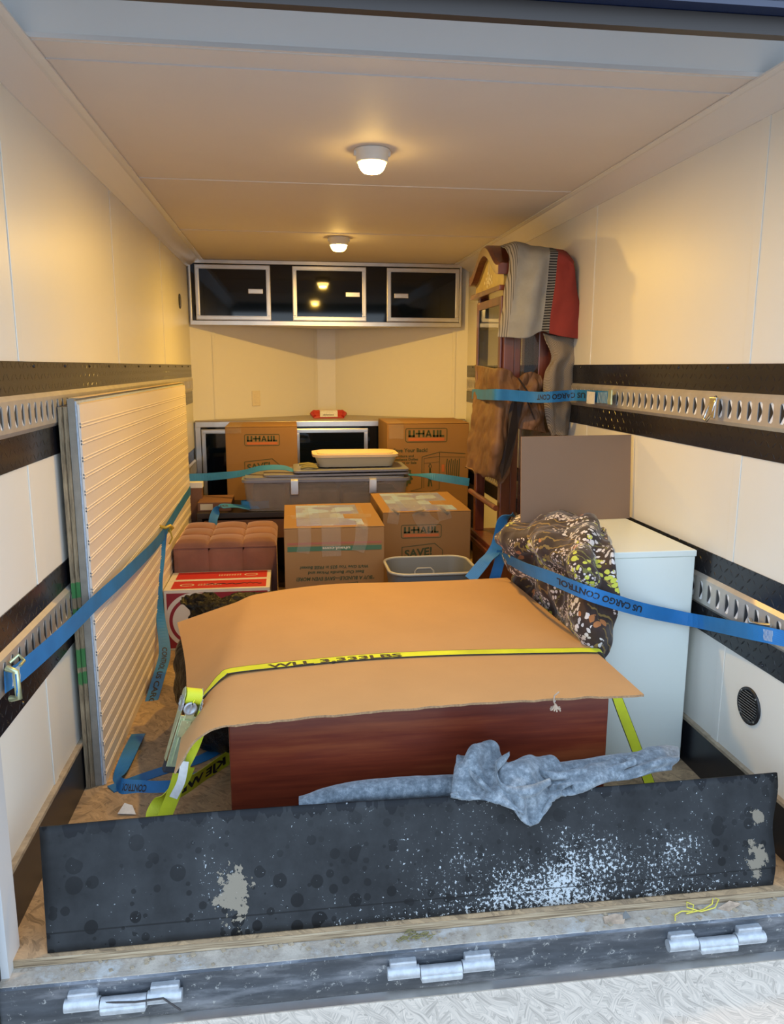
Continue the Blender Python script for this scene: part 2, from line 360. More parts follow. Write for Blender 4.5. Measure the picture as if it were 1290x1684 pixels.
def mk_lamp():
    m = N('glowing warm diffuser'); m.base((.9, .8, .6)); m.b.inputs['Emission Color'].default_value = (1., .62, .16, 1); m.b.inputs['Emission Strength'].default_value = 18.0; return m.m
MT['lamp'] = mk_lamp()
MT['lamphouse'] = simple('white lamp housing', (.70, .68, .64), .4)
MT['counter'] = simple('grey brown counter laminate', (.30, .25, .19), .35)
MT['white'] = simple('white foam block', (.72, .70, .66), .7)

# ------------------------------------------------------------------ mesh helpers
C = scn.collection
def worigin(o):
    v = Vector((0, 0, 0))
    while o is not None: v += o.location; o = o.parent
    return v
class MB:
    def __init__(s): s.v = []; s.f = []; s.mi = []; s.sm = []
    def add(s, vs_, fs, mi=0, smooth=False):
        k = len(s.v); s.v += [Vector(p) for p in vs_]; s.f += [tuple(i+k for i in f) for f in fs]; s.mi += [mi]*len(fs); s.sm += [smooth]*len(fs); return s
    def box(s, a, b, mi=0):
        x0, y0, z0 = a; x1, y1, z1 = b
        return s.add([(x0, y0, z0), (x1, y0, z0), (x1, y1, z0), (x0, y1, z0), (x0, y0, z1), (x1, y0, z1), (x1, y1, z1), (x0, y1, z1)],
              [(0, 3, 2, 1), (4, 5, 6, 7), (0, 1, 5, 4), (1, 2, 6, 5), (2, 3, 7, 6), (3, 0, 4, 7)], mi)
    def obox(s, c, ax, ay, az, mi=0):
        c, ax, ay, az = map(Vector, (c, ax, ay, az))
        vs_ = [c+i*ax+j*ay+k*az for k in (-1, 1) for (i, j) in ((-1, -1), (1, -1), (1, 1), (-1, 1))]
        return s.add(vs_, [(0, 3, 2, 1), (4, 5, 6, 7), (0, 1, 5, 4), (1, 2, 6, 5), (2, 3, 7, 6), (3, 0, 4, 7)], mi)
    def prism(s, poly, ext, mi=0):
        n = len(poly); poly = [Vector(p) for p in poly]; e = Vector(ext)
        return s.add(poly+[p+e for p in poly], [tuple(range(n-1, -1, -1)), tuple(range(n, 2*n))]+[(i, (i+1) % n, n+(i+1) % n, n+i) for i in range(n)], mi)
    def cyl(s, p0, p1, r0, r1=None, n=20, mi=0, smooth=True):
        r1 = r0 if r1 is None else r1; p0, p1 = Vector(p0), Vector(p1); d = (p1-p0).normalized()
        a = d.orthogonal().normalized(); b = d.cross(a); vs_ = []
        for p, r in ((p0, r0), (p1, r1)):
            for i in range(n): t = 2*math.pi*i/n; vs_.append(p+a*math.cos(t)*r+b*math.sin(t)*r)
        s.add(vs_, [(i, (i+1) % n, n+(i+1) % n, n+i) for i in range(n)], mi, smooth)
        s.add(vs_[:n], [tuple(range(n-1, -1, -1))], mi); s.add(vs_[n:], [tuple(range(n))], mi); return s
    def lathe(s, c, prof, ax=(0, 0, 1), n=32, mi=0):
        c = Vector(c); d = Vector(ax).normalized(); a = d.orthogonal().normalized(); b = d.cross(a); vs_ = []
        for r, h in prof:
            for i in range(n): t = 2*math.pi*i/n; vs_.append(c+d*h+a*math.cos(t)*r+b*math.sin(t)*r)
        m = len(prof)
        return s.add(vs_, [(j*n+i, j*n+(i+1) % n, (j+1)*n+(i+1) % n, (j+1)*n+i) for j in range(m-1) for i in range(n)], mi, True)
    def tube(s, pts, r, n=8, mi=0):
        pts = [Vector(p) for p in pts]; vs_ = []; a = None
        for k, p in enumerate(pts):
            d = (pts[min(k+1, len(pts)-1)]-pts[max(k-1, 0)]).normalized()
            a = d.orthogonal().normalized() if a is None else (a-d*a.dot(d)).normalized(); b = d.cross(a)
            for i in range(n): t = 2*math.pi*i/n; vs_.append(p+a*math.cos(t)*r+b*math.sin(t)*r)
        m = len(pts)
        s.add(vs_, [(j*n+i, j*n+(i+1) % n, (j+1)*n+(i+1) % n, (j+1)*n+i) for j in range(m-1) for i in range(n)], mi, True)
        s.add(vs_[:n], [tuple(range(n-1, -1, -1))], mi); s.add(vs_[-n:], [tuple(range(n))], mi); return s
    def build(s, name, m, parent=None, label=None, cat=None, group=None, kind=None, bevel=0, origin=None, subd=0, solid=0, segs=2):
        me = bpy.data.meshes.new(name)
        if origin is None:
            if parent is not None: origin = worigin(parent)
            else:
                lo = [min(v[i] for v in s.v) for i in range(3)]; hi = [max(v[i] for v in s.v) for i in range(3)]
                origin = Vector(((lo[0]+hi[0])/2, (lo[1]+hi[1])/2, lo[2]))
        origin = Vector(origin)
        me.from_pydata([v-origin for v in s.v], [], s.f)
        for q in (m if isinstance(m, (list, tuple)) else [m]): me.materials.append(MT[q] if isinstance(q, str) else q)
        me.polygons.foreach_set('material_index', s.mi); me.polygons.foreach_set('use_smooth', s.sm); me.update()
        o = bpy.data.objects.new(name, me); C.objects.link(o)
        if parent is not None: o.parent = parent; o.location = origin-worigin(parent)
        else: o.location = origin
        if bevel:
            b = o.modifiers.new('bevel', 'BEVEL'); b.width = bevel; b.segments = segs; b.limit_method = 'ANGLE'; b.angle_limit = .7
        if solid:
            b = o.modifiers.new('solid', 'SOLIDIFY'); b.thickness = solid; b.offset = 0
        if subd:
            b = o.modifiers.new('sub', 'SUBSURF'); b.levels = subd; b.render_levels = subd
        tag(o, label, cat, group, kind); return o
def tag(o, label=None, cat=None, group=None, kind=None):
    for k, v in (('label', label), ('category', cat), ('group', group), ('kind', kind)):
        if v: o[k] = v
    return o
def thing(name, loc, label, cat, group=None):
    o = bpy.data.objects.new(name, None); o.empty_display_size = .05; C.objects.link(o); o.location = loc; return tag(o, label, cat, group)
def copy_tree(o, parent=None, label=None):
    c = o.copy(); C.objects.link(c)
    if parent is not None: c.parent = parent
    if label: c['label'] = label
    for ch in [x for x in bpy.data.objects if x.parent == o]: copy_tree(ch, c)
    return c
def cr1(p, t):
    n = len(p)-1; x = t*n; i = min(int(x), n-1); f = x-i
    p0 = p[i-1] if i > 0 else p[0]*2-p[1]; p1 = p[i]; p2 = p[i+1]; p3 = p[i+2] if i+2 <= n else p[n]*2-p[n-1]
    return .5*((2*p1)+(p2-p0)*f+(2*p0-5*p1+4*p2-p3)*f*f+(3*p1-p0-3*p2+p3)*f*f*f)
def patch(rows, nu=60, nv=60, amp=0., freq=8., seed=0, mats=None, fold=None, st=(1, 1, 1), ridge=0.):
    """smooth cloth through a grid of control points; rows run top to bottom"""
    rows = [[Vector(p) for p in r] for r in rows]; g = []
    for j in range(nv+1):
        col = [cr1([r[k] for r in rows], j/nv) for k in range(len(rows[0]))]
        g.append([cr1(col, i/nu) for i in range(nu+1)])
    out = []
    for j in range(nv+1):
        for i in range(nu+1):
            p = g[j][i]; du = g[j][min(i+1, nu)]-g[j][max(i-1, 0)]; dv = g[min(j+1, nv)][i]-g[max(j-1, 0)][i]
            nrm = du.cross(dv); nrm = nrm.normalized() if nrm.length > 1e-9 else Vector((0, -1, 0))
            q = Vector(p)
            if ridge:
                w_ = Vector((p.x*st[0], p.y*st[1], p.z*st[2]))*freq*1.3+Vector((seed, 0, seed)); q += nrm*ridge*(.5-abs(noise.noise(w_))*2+.5*(.5-abs(noise.noise(w_*2.1))*2))
            if amp:
                q += nrm*amp*(noise.noise(p*freq+Vector((seed, seed*.7, 0)))+.5*noise.noise(p*freq*2.3+Vector((0, seed, seed))))
            if fold: q += nrm*fold(i/nu, j/nv)
            out.append(q)
    mb = MB(); W = nu+1
    fs = []; mi = []
    for j in range(nv):
        for i in range(nu):
            fs.append((j*W+i, (j+1)*W+i, (j+1)*W+i+1, j*W+i+1)); mi.append(mats(i/nu, j/nv) if mats else 0)
    mb.v = out; mb.f = fs; mb.mi = mi; mb.sm = [True]*len(fs); return mb
class Ribbon:
    """webbing: centre points and side vectors (half width directions)"""
    def __init__(s, pts, sides, w, n=80):
        s.p = [Vector(p) for p in pts]
        if isinstance(sides[0], (int, float)): sides = [sides]*len(pts)
        s.s = [Vector(a) for a in sides]
        if len(s.s) == 1: s.s *= len(pts)
        s.w = w; s.n = n
    def frame(s, t):
        c = cr1(s.p, t); d = (cr1(s.p, min(1, t+.004))-cr1(s.p, max(0, t-.004))).normalized(); a = cr1(s.s, t); a = (a-d*a.dot(d)).normalized()
        return c, d, a, d.cross(a)
    def pos(s, t, v, off=0.):
        c, d, a, n = s.frame(t); return c+a*v*s.w/2+n*off
    def length(s): return sum((cr1(s.p, (k+1)/60)-cr1(s.p, k/60)).length for k in range(60))
    def mesh(s, th=.0022, mb=None):
        mb = mb or MB(); vs_ = []
        for k in range(s.n+1):
            t = k/s.n; vs_ += [s.pos(t, -1, -th/2), s.pos(t, 1, -th/2), s.pos(t, 1, th/2), s.pos(t, -1, th/2)]
        fs = []
        for k in range(s.n):
            for j in range(4): fs.append((k*4+j, k*4+(j+1) % 4, (k+1)*4+(j+1) % 4, (k+1)*4+j))
        fs += [(3, 2, 1, 0), (s.n*4, s.n*4+1, s.n*4+2, s.n*4+3)]
        return mb.add(vs_, fs, 0, False)
def glyphs(body, bold=.02):
    cu = bpy.data.curves.new('t', 'FONT'); cu.body = body; cu.size = 1; cu.offset = bold; cu.resolution_u = 3
    o = bpy.data.objects.new('t', cu); C.objects.link(o); dg = bpy.context.evaluated_depsgraph_get(); ev = o.evaluated_get(dg); me = ev.to_mesh()
    v = [(a.co.x, a.co.y) for a in me.vertices]; f = [tuple(p.vertices) for p in me.polygons]; ev.to_mesh_clear()
    bpy.data.objects.remove(o); bpy.data.curves.remove(cu)
    x0 = min(a[0] for a in v); x1 = max(a[0] for a in v); y1 = max(a[1] for a in v); y0 = min(0, min(a[1] for a in v))
    return [((a-x0)/(x1-x0), b) for a, b in v], f, (x1-x0)
def text_plane(mb, body, origin, udir, vdir, height, width=None, mi=0, bold=.02, skew=0):
    """lettering whose baseline starts at origin; height = cap height"""
    v, f, wd = glyphs(body, bold); h = height/.7; width = width or wd*h
    u = Vector(udir).normalized(); q = Vector(vdir).normalized(); o = Vector(origin)
    return mb.add([o+u*(a*width+skew*b*h)+q*b*h for a, b in v], f, mi)
def text_ribbon(mb, body, rib, t0, t1, v0, v1, off, mi=0, bold=.03):
    v, f, wd = glyphs(body, bold)
    return mb.add([rib.pos(t0+(t1-t0)*a, v0+(v1-v0)*b/.7, off) for a, b in v], f, mi)
def loop_frame(mb, rect, th, y, mi=0, r=.0):
    """flat rectangular ring in an XZ plane"""
    x0, z0, x1, z1 = rect
    def rr(x0, z0, x1, z1, r, n=5):
        o = []
        for cx, cz, a0 in ((x1-r, z1-r, 0), (x0+r, z1-r, 90), (x0+r, z0+r, 180), (x1-r, z0+r, 270)):
            for k in range(n): a = math.radians(a0+90*k/(n-1)); o.append((cx+r*math.cos(a), y, cz+r*math.sin(a)))
        return o
    a = rr(x0, z0, x1, z1, max(r, .0001)); b = rr(x0+th, z0+th, x1-th, z1-th, max(r-th, .0001)); n = len(a)
    return mb.add(a+b, [(i, n+i, n+(i+1) % n, (i+1) % n) for i in range(n)], mi)

# ------------------------------------------------------------------ the trailer shell
XL, XR, H, YB, YS = -.69, 1.34, 2.08, 5.80, 1.655
NX0, NX1, YA = .24, .385, 6.42           # flat strip at the tip of the V nose
ST = dict(kind='structure')
f = MB(); f.prism([(XL-.03, YS, -.022), (XR+.03, YS, -.022), (XR+.03, YB, -.022), (NX1+.02, YA+.02, -.022), (NX0-.02, YA+.02, -.022), (XL-.03, YB, -.022)], (0, 0, .022)); f.build('floor', 'osb', **ST)
c = MB(); c.prism([(XL-.03, 2.03, H), (XR+.03, 2.03, H), (XR+.03, YB, H), (NX1+.02, YA+.02, H), (NX0-.02, YA+.02, H), (XL-.03, YB, H)], (0, 0, .04)); c.build('ceiling', 'ceil', **ST)
for side, x, s in (('left', XL, -1), ('right', XR, 1)):
    a = MB(); a.box((min(x, x+s*.04), 1.70, 0), (max(x, x+s*.04), YB, H)); a.build('wall_'+side, 'wall', **ST)
for side, x, nx, s in (('front_left', XL, NX0, -1), ('front_right', XR, NX1, 1)):
    a = MB(); a.prism([(x, YB, 0), (nx, YA, 0), (nx, YA+.04, 0), (x+s*.03, YB+.03, 0)], (0, 0, H)); a.build('wall_'+side, 'wall', **ST)
a = MB(); a.box((NX0, YA, 0), (NX1, YA+.03, H)); a.build('wall_front', 'wall', **ST)
tn = [0]
def trim(mb, m, **k):
    tn[0] += 1; return mb.build('trim_%d' % tn[0], m, kind='structure', **k)
# seams: ceiling battens and wall battens
for y in (2.155, 3.38, 4.57):
    a = MB(); a.box((XL+.09, y-.004, H-.0035), (XR-.11, y+.004, H)); trim(a, 'ceil')
for x, s in ((XL, 1), (XR, -1)):
    for y in (2.16, 3.385, 4.62):
        for z0, z1 in ((1.352, 2.03), (.755, 1.083), (.16, .485)):
            a = MB(); a.box((min(x, x+s*.003), y-.019, z0), (max(x, x+s*.003), y+.019, z1)); trim(a, 'wall', bevel=.0012)
for nx, x in ((NX0, XL), (NX1, XR)):
    d = (Vector((x, YB, 0))-Vector((nx, YA, 0))).normalized(); nn = Vector((0, -1, 0))
    for q in (.015, .93 if x < 0 else 1.03):
        p = Vector((nx, YA-.004, 0))+d*q; a = MB(); a.obox(p+Vector((0, 0, 1.29)), d*.012, nn*.003, (0, 0, .335)); trim(a, 'wall')
# cove mouldings between wall and ceiling
for x, s in ((XL, 1), (XR, -1)):
    prof = [(0, 2.026), (.006, 2.026), (.02, 2.036), (.088, H-.004), (.1, H-.006), (.12, H-.006), (.12, H-.001), (0, H-.001)]
    a = MB(); a.prism([(x+s*u, 1.7, z) for u, z in prof], (0, YB-1.72, 0)); trim(a, 'cove')
# header: glossy face in a recess, its tilt shaped to catch ramp light, navy outside
a = MB(); a.prism([(XL-.05, 2.048, H-.001), (XL-.05, 2.042, H-.001), (XL-.05, 1.93, 2.19), (XL-.05, 1.609, 2.19), (XL-.05, 1.609, 2.3), (XL-.05, 2.048, 2.3)], (XR-XL+.1, 0, 0)); trim(a, 'header')
a = MB(); a.box((XL-.05, 1.585, 1.996), (XR+.05, 1.609, 2.03)); trim(a, 'brownseal')
a = MB(); a.box((XL-.05, 1.55, 2.031), (XR+.05, 1.609, 2.30)); a.cyl((XL-.05, 1.553, 2.05), (XR+.05, 1.553, 2.05), .008); trim(a, 'navy')
# black tread bands with their screws, kick boards
for side, x, s in (('left', XL, 1), ('right', XR, -1)):
    for z0, z1 in ((1.267, 1.352), (1.083, 1.166), (.676, .755), (.485, .570)):
        a = MB(); a.box((min(x, x+s*.003), 1.70, z0), (max(x, x+s*.003), YB-.01, z1))
        y = 1.95
        while y < YB and (z1 > 1.3 or z0 < .5):
            zz = z1-.012 if z1 > 1.3 else z0+.012
            a.cyl((x+s*.002, y, zz), (x+s*.0065, y, zz), .006, .003, 10); y += .305
        trim(a, 'diamond')
    a = MB(); a.box((min(x, x+s*.012), 1.70, .001), (max(x, x+s*.012), YB, .152), 0); a.box((min(x, x+s*.016), 1.70, .152), (max(x, x+s*.016), YB, .162), 1)
    for k in range(8): a.cyl((x+s*.011, 2.0+k*.45, .11), (x+s*.015, 2.0+k*.45, .11), .006, .004, 10)
    a.build('baseboard_'+side, ['kick', 'ledge'], **ST)
# rear jambs
for x, s in ((XL, 1), (XR, -1)):
    a = MB(); a.box((min(x-s*.02, x+s*.035), 1.625, -.022), (max(x-s*.02, x+s*.035), 1.70, H)); trim(a, 'header')
    a = MB(); a.box((min(x-s*.09, x+s*.018), 1.585, -.12), (max(x-s*.09, x+s*.018), 1.624, 2.0)); a.cyl((x+s*.002, 1.5845, .06), (x+s*.002, 1.58, .06), .007); trim(a, 'brownseal')
# sill angle
a = MB(); a.box((XL+.018, 1.60, -.034), (XR-.018, YS, -.022)); trim(a, 'sillplate')
a = MB(); a.prism([(XL+.02, 1.594, -.13), (XL+.02, 1.594, -.028), (XL+.02, 1.604, -.022), (XL+.02, 1.61, -.03), (XL+.02, 1.61, -.13)], (XR-XL-.04, 0, 0)); trim(a, 'sill')
a = MB(); a.box((XL+.02, YS-.0025, -.0205), (XR-.02, YS-.0005, -.001)); trim(a, 'osbedge')
# ramp door lying open
p0 = Vector((XL-.02, 1.572, -.112)); dn = Vector((0, -1, -.17)).normalized(); W = Vector((XR-XL+.04, 0, 0)); up = Vector((0, -dn.z*-1, 0))
nrm = Vector((0, dn.z, -dn.y))
a = MB(); a.prism([p0+dn*.014, p0+W+dn*.014, p0+W+dn*2.1, p0+dn*2.1], -nrm*.03); a.build('door_1', 'osb_ramp', **ST)
a = MB(); a.prism([p0+nrm*.004, p0+W+nrm*.004, p0+W+dn*.022+nrm*.004, p0+dn*.022+nrm*.004], -nrm*.04); trim(a, 'alu')
a = MB(); a.box((-30, -30, -.62), (30, 1.3, -.6)); a.build('ground', 'ground', kind='structure')
# ------------------------------------------------------------------ hinges on the sill
def hinge(x, label):
    t = thing('ramp_hinge', (x, 1.585, -.1), label, 'hinge', 'welded hinges on the sill')
    zc = -.067
    for sx_ in (-1, 1):
        b = MB(); xa, xb = x+sx_*.052, x+sx_*.128
        b.cyl((xa, 1.579, zc), (xb, 1.579, zc), .0145, n=18); b.box((min(xa, xb)+.006, 1.578, zc+.002), (max(xa, xb)-.006, 1.597, zc+.026)); b.build('hinge_barrel', 'galv', t, bevel=.003)
    b = MB(); b.cyl((x-.05, 1.577, zc-.004), (x+.05, 1.577, zc-.004), .0155, n=18)
    b.prism([(x-.05, 1.577, zc+.012), (x+.05, 1.577, zc+.012), (x+.05, 1.558, zc-.006), (x-.05, 1.558, zc-.006)], (0, 0, -.012)); b.build('hinge_leaf', 'galv', t, bevel=.003); return t
hinge(-.398, 'weathered steel hinge on sill at the left end, wire lying across it'); hinge(.33, 'galvanised ramp hinge at the middle of the door sill'); hinge(1.03, 'galvanised ramp hinge at right end of sill, below yellow string')
a = MB(); a.tube([(-.50, 1.60, -.055), (-.44, 1.57, -.060), (-.37, 1.56, -.058), (-.31, 1.565, -.060), (-.27, 1.55, -.082)], .0022, 6); a.build('bent_wire', 'brownseal', label='thin bent wire lying across the left hinge', cat='wire')
# ------------------------------------------------------------------ E-track rails
def rail(x, s, z0, z1, y0, y1, label):
    a = MB(); X0 = x+s*.003; X1 = x+s*.013; zc = (z0+z1)/2
    lo, hi = z0+.022, z1-.022
    yy = y0; per = .0514
    k = 0
    def fq(pts): a.add([(X1, p[0], p[1]) for p in pts], [(0, 1, 2, 3)] if s > 0 else [(3, 2, 1, 0)], 0)
    fq([(y0, z0+.012), (y1, z0+.012), (y1, lo), (y0, lo)]); fq([(y0, hi), (y1, hi), (y1, z1-.012), (y0, z1-.012)])
    # sloping lips
    for za, zb in ((z0, z0+.012), (z1, z1-.012)):
        a.add([(X0, y0, za), (X0, y1, za), (X1, y1, zb), (X1, y0, zb)], [(0, 1, 2, 3)], 0)
    ch = .006
    while yy+per <= y1:
        ya, yb = yy+.0145, yy+.0369
        fq([(yy, lo), (ya, lo), (ya, hi), (yy, hi)]); fq([(yb, lo), (yy+per, lo), (yy+per, hi), (yb, hi)])
        # rounded slot corners
        for cy, sy in ((ya, 1), (yb, -1)):
            for cz, sz in ((lo, 1), (hi, -1)):
                a.add([(X1, cy, cz), (X1, cy+sy*ch, cz), (X1, cy, cz+sz*ch)], [(0, 1, 2)], 0)
        # slot side walls
        a.add([(X1, ya, lo), (X1, ya, hi), (X0, ya, hi), (X0, ya, lo), (X1, yb, lo), (X1, yb, hi), (X0, yb, hi), (X0, yb, lo)], [(0, 1, 2, 3), (4, 7, 6, 5), (0, 3, 7, 4), (1, 5, 6, 2)], 0)
        # bright wall seen through the slot with the dark scallop of the backing plate
        a.add([(X1-s*.0035, ya, lo), (X1-s*.0035, yb, lo), (X1-s*.0035, yb, hi), (X1-s*.0035, ya, hi)], [(0, 1, 2, 3)], 1)
        pts = [(X1-s*.0028, yb, lo+(hi-lo)*.02)]
        for q in range(9):
            t = q/8; pts.append((X1-s*.0028, yb-.006-.011*math.sin(math.pi*t)**1.5, lo+(hi-lo)*(.12+.76*t)))
        pts.append((X1-s*.0028, yb, hi-(hi-lo)*.02)); a.add(pts, [tuple(range(len(pts)))], 2)
        yy += per; k += 1
    a.add([(X1, yy, lo), (X1, y1, lo), (X1, y1, hi), (X1, yy, hi)], [(0, 1, 2, 3)], 0)
    return a.build('tie_down_rail', ['rail', 'slotwhite', 'black'], label=label, cat='rail', group='slotted tie-down rails on the side walls')
rail(XL, 1, 1.166, 1.267, 1.72, 5.75, 'slotted metal tie-down rail high on left wall behind the panels')
rail(XR, -1, 1.166, 1.267, 1.72, 5.75, 'slotted metal tie-down rail high on right wall with blue strap hooked in')
rail(XL, 1, .570, .676, 1.70, 5.75, 'slotted metal tie-down rail low on the left wall')
rail(XR, -1, .570, .676, 1.70, 5.75, 'slotted metal tie-down rail low on right wall beside white cabinet')
# ------------------------------------------------------------------ dome lights
def dome(x, y, label, power):
    t = thing('dome_light', (x, y, H), label, 'lamp', 'dome lights on the ceiling')
    b = MB(); b.lathe((x, y, H), [(0, -.001), (.062, -.001), (.062, -.006), (.057, -.009), (.056, -.040), (.052, -.044), (.048, -.043), (.0, -.040)], n=40); b.build('housing', 'lamphouse', t)
    b = MB(); b.lathe((x, y, H-.041), [(.048, 0), (.048, -.005), (.045, -.016), (.039, -.026), (.030, -.034), (.030, -.031), (0, -.031)], n=40); b.build('diffuser', 'lamp', t, label='glowing warm diffuser')
    ld = bpy.data.lights.new('led_disc', 'AREA'); ld.shape = 'DISK'; ld.size = .058; ld.energy = power; ld.color = (1., .58, .095)
    lo_ = bpy.data.objects.new('led_disc', ld); C.objects.link(lo_); lo_.parent = t; lo_.location = (0, 0, -.0745)
    for k in (-1, 1):
        b = MB(); b.box((x+k*.058-.006, y-.008, H-.022), (x+k*.058+.006, y+.008, H-.004)); b.build('mounting_tab', 'lamphouse', t, bevel=.002)
    return t
dome(.306, 2.85, 'larger glowing dome light on ceiling, the nearer of two', LAMP_POWER*.78); dome(.31, 4.72, 'smaller glowing dome light on ceiling near upper cabinets', LAMP_POWER*1.25)
# ------------------------------------------------------------------ upper cabinet in the nose
t = thing('wall_cabinet', (.3, YB, 1.63), 'navy wall cabinet with three aluminium framed doors under ceiling', 'cabinet')
yc = YB-.02
b = MB(); b.prism([(XL+.012, yc, 1.645), (XR-.06, yc, 1.645), (XR-.06, YB+.02, 1.645), (NX1, YA-.03, 1.645), (NX0, YA-.03, 1.645), (XL+.012, YB+.02, 1.645)], (0, 0, H-1.65)); b.build('body', 'blackgloss', t, label='glossy navy black body')
b = MB(); b.prism([(XL+.012, yc, 1.640), (XR-.06, yc, 1.640), (XR-.06, YB+.02, 1.640), (NX1, YA-.03, 1.640), (NX0, YA-.03, 1.640), (XL+.012, YB+.02, 1.640)], (0, 0, .004)); b.build('bottom_panel', 'wall', t)
for z0, z1 in ((1.630, 1.662), (2.052, H-.002)):
    b = MB(); b.box((XL+.012, yc-.012, z0), (XR-.06, yc, z1)); b.build('trim_rail', 'alu', t, bevel=.002)
for x in (XL+.012, XR-.075):
    b = MB(); b.box((x, yc-.012, 1.66), (x+.015, yc, 2.055)); b.build('trim_post', 'alu', t, bevel=.002)
def cab_door(parent, x0, x1, z0, z1, y, latch):
    d = MB(); d.box((x0+.03, y-.016, z0+.03), (x1-.03, y-.006, z1-.03)); do = d.build('door', 'blackgloss', parent)
    fr = MB()
    for (wd, ya, yb) in ((.052, y-.014, y), (.030, y-.022, y-.012)):
        for q in ((x0, z0, x1, z0+wd), (x0, z1-wd, x1, z1), (x0, z0+wd, x0+wd, z1-wd), (x1-wd, z0+wd, x1, z1-wd)):
            o = .004 if wd < .05 else 0
            fr.box((q[0]+o, ya, q[1]+o), (q[2]-o, yb, q[3]-o))
    fr.build('door_frame', 'alu', do, bevel=.002)
    if latch:
        lx, lz = latch; h = MB(); h.box((lx-.052, y-.026, lz-.017), (lx+.052, y-.017, lz+.017)); h.cyl((lx, y-.030, lz), (lx, y-.024, lz), .008, n=12); h.build('latch', 'alu', do, bevel=.003)
cab_door(t, -.635, -.11, 1.665, 2.045, yc, (-.215, 1.865)); cab_door(t, .045, .575, 1.665, 2.045, yc, (.476, 1.852)); cab_door(t, .725, 1.262, 1.665, 2.045, yc, (.83, 1.848))
# lower cabinet
t = thing('base_cabinet', (.3, YB, 0), 'low black cabinet with aluminium framed doors below the counter', 'cabinet')
b = MB(); b.prism([(XL+.014, yc, .002), (XR-.014, yc, .002), (XR-.014, YB+.01, .002), (NX1, YA-.03, .002), (NX0, YA-.03, .002), (XL+.014, YB+.01, .002)], (0, 0, .92)); b.build('body', 'blackgloss', t)
b = MB(); b.box((XL+.014, yc-.014, .905), (XR-.014, yc, .945)); b.build('counter_edge', 'alu', t, bevel=.002)
b = MB(); b.prism([(XL+.014, yc-.013, .945), (XR-.014, yc-.013, .945), (XR-.014, YB, .945), (NX1, YA-.005, .945), (NX0, YA-.005, .945), (XL+.014, YB, .945)], (0, 0, .008)); b.build('countertop', 'counter', t)
b = MB(); b.box((XL+.014, yc-.012, .002), (XL+.05, yc, .905)); b.build('trim_post', 'alu', t)
cab_door(t, -.635, -.09, .25, .89, yc, None); cab_door(t, .045, .585, .25, .89, yc, None); cab_door(t, .74, 1.28, .25, .89, yc, None)
# red cord pack on the counter
t = thing('cord_reel', (.30, 6.02, .954), 'red flat cord winder with white sleeve lying on the counter', 'cord')
b = MB()
for k in range(7): b.tube([(.19+.008*math.sin(k), 5.97+k*.012, .958+k*.007), (.30, 5.965+k*.012, .960+k*.007), (.415-.006*math.cos(k*2), 5.97+k*.012, .958+k*.007)], .011, 8)
for xx in (.195, .41):
    b.tube([(xx, 5.96, .965), (xx+(.022 if xx > .3 else -.022), 6.0, .985), (xx, 6.05, 1.0)], .014, 8)
b.build('cord', 'redplastic', t)
b = MB(); b.box((.235, 5.951, .962), (.37, 5.958, 1.005)); b.box((.235, 5.951, 1.005), (.37, 6.03, 1.012)); s_ = b.build('sleeve', 'tagwhite', t, bevel=.003)
b = MB(); text_plane(b, 'ablemens', (.26, 5.9505, .975), (1, 0, 0), (0, 0, 1), .012, .08); b.build('printing', 'inkblack', s_)
# outlet on the nose wall
pd = (Vector((NX0, YA, 0))-Vector((XL, YB, 0))).normalized(); pn = Vector((pd.y, -pd.x, 0)); 
q = Vector((XL, YB, 0))+pd*.53; q.z = 1.10
t = thing('wall_outlet', q, 'ivory wall outlet above the counter on the left nose wall', 'outlet')
b = MB(); b.obox(q+pn*.004, pd*.036, pn*.004, (0, 0, .058)); pl_ = b.build('cover_plate', 'outlet', t, bevel=.003)
for dz in (-.02, .02):
    b = MB(); b.obox(q+pn*.009+Vector((0, 0, dz)), pd*.016, pn*.002, (0, 0, .014)); b.build('socket', 'outlet', pl_, bevel=.002)
# oval vents
def vent(x, s, y, z, r, label):
    t = thing('round_vent', (x, y, z), label, 'vent')
    b = MB(); b.lathe((x+s*.0005, y, z), [(r*.80, 0), (r*.80, .006), (r, .005), (r, 0)], ax=(s, 0, 0), n=36); b.lathe((x+s*.0005, y, z), [(r*.82, .002), (0, .002)], ax=(s, 0, 0), n=36); ring = b.build('ring', 'black', t)
    b = MB()
    for k in range(-5, 6):
        zz = k*r*.145; hw = math.sqrt(max(.0001, (r*.78)**2-zz*zz)); b.obox(Vector((x+s*.006, y, z+zz)), (0, hw, 0), (s*.003, 0, .0025), (0, 0, .0012))
    b.build('louvre', 'greybin', ring, kind='stuff', label='thin slanted louvres')
    for k in range(4):
        b = MB(); an = math.pi/4+k*math.pi/2; b.cyl((x+s*.005, y+r*.9*math.cos(an), z+r*.9*math.sin(an)), (x+s*.008, y+r*.9*math.cos(an), z+r*.9*math.sin(an)), .003, n=8); b.build('screw', 'alu', ring)
    return t
vent(XR, -1, 1.995, .352, .056, 'round black louvred vent low on the right wall'); vent(XL, 1, 5.33, 1.757, .047, 'round black speaker vent high on the left wall')
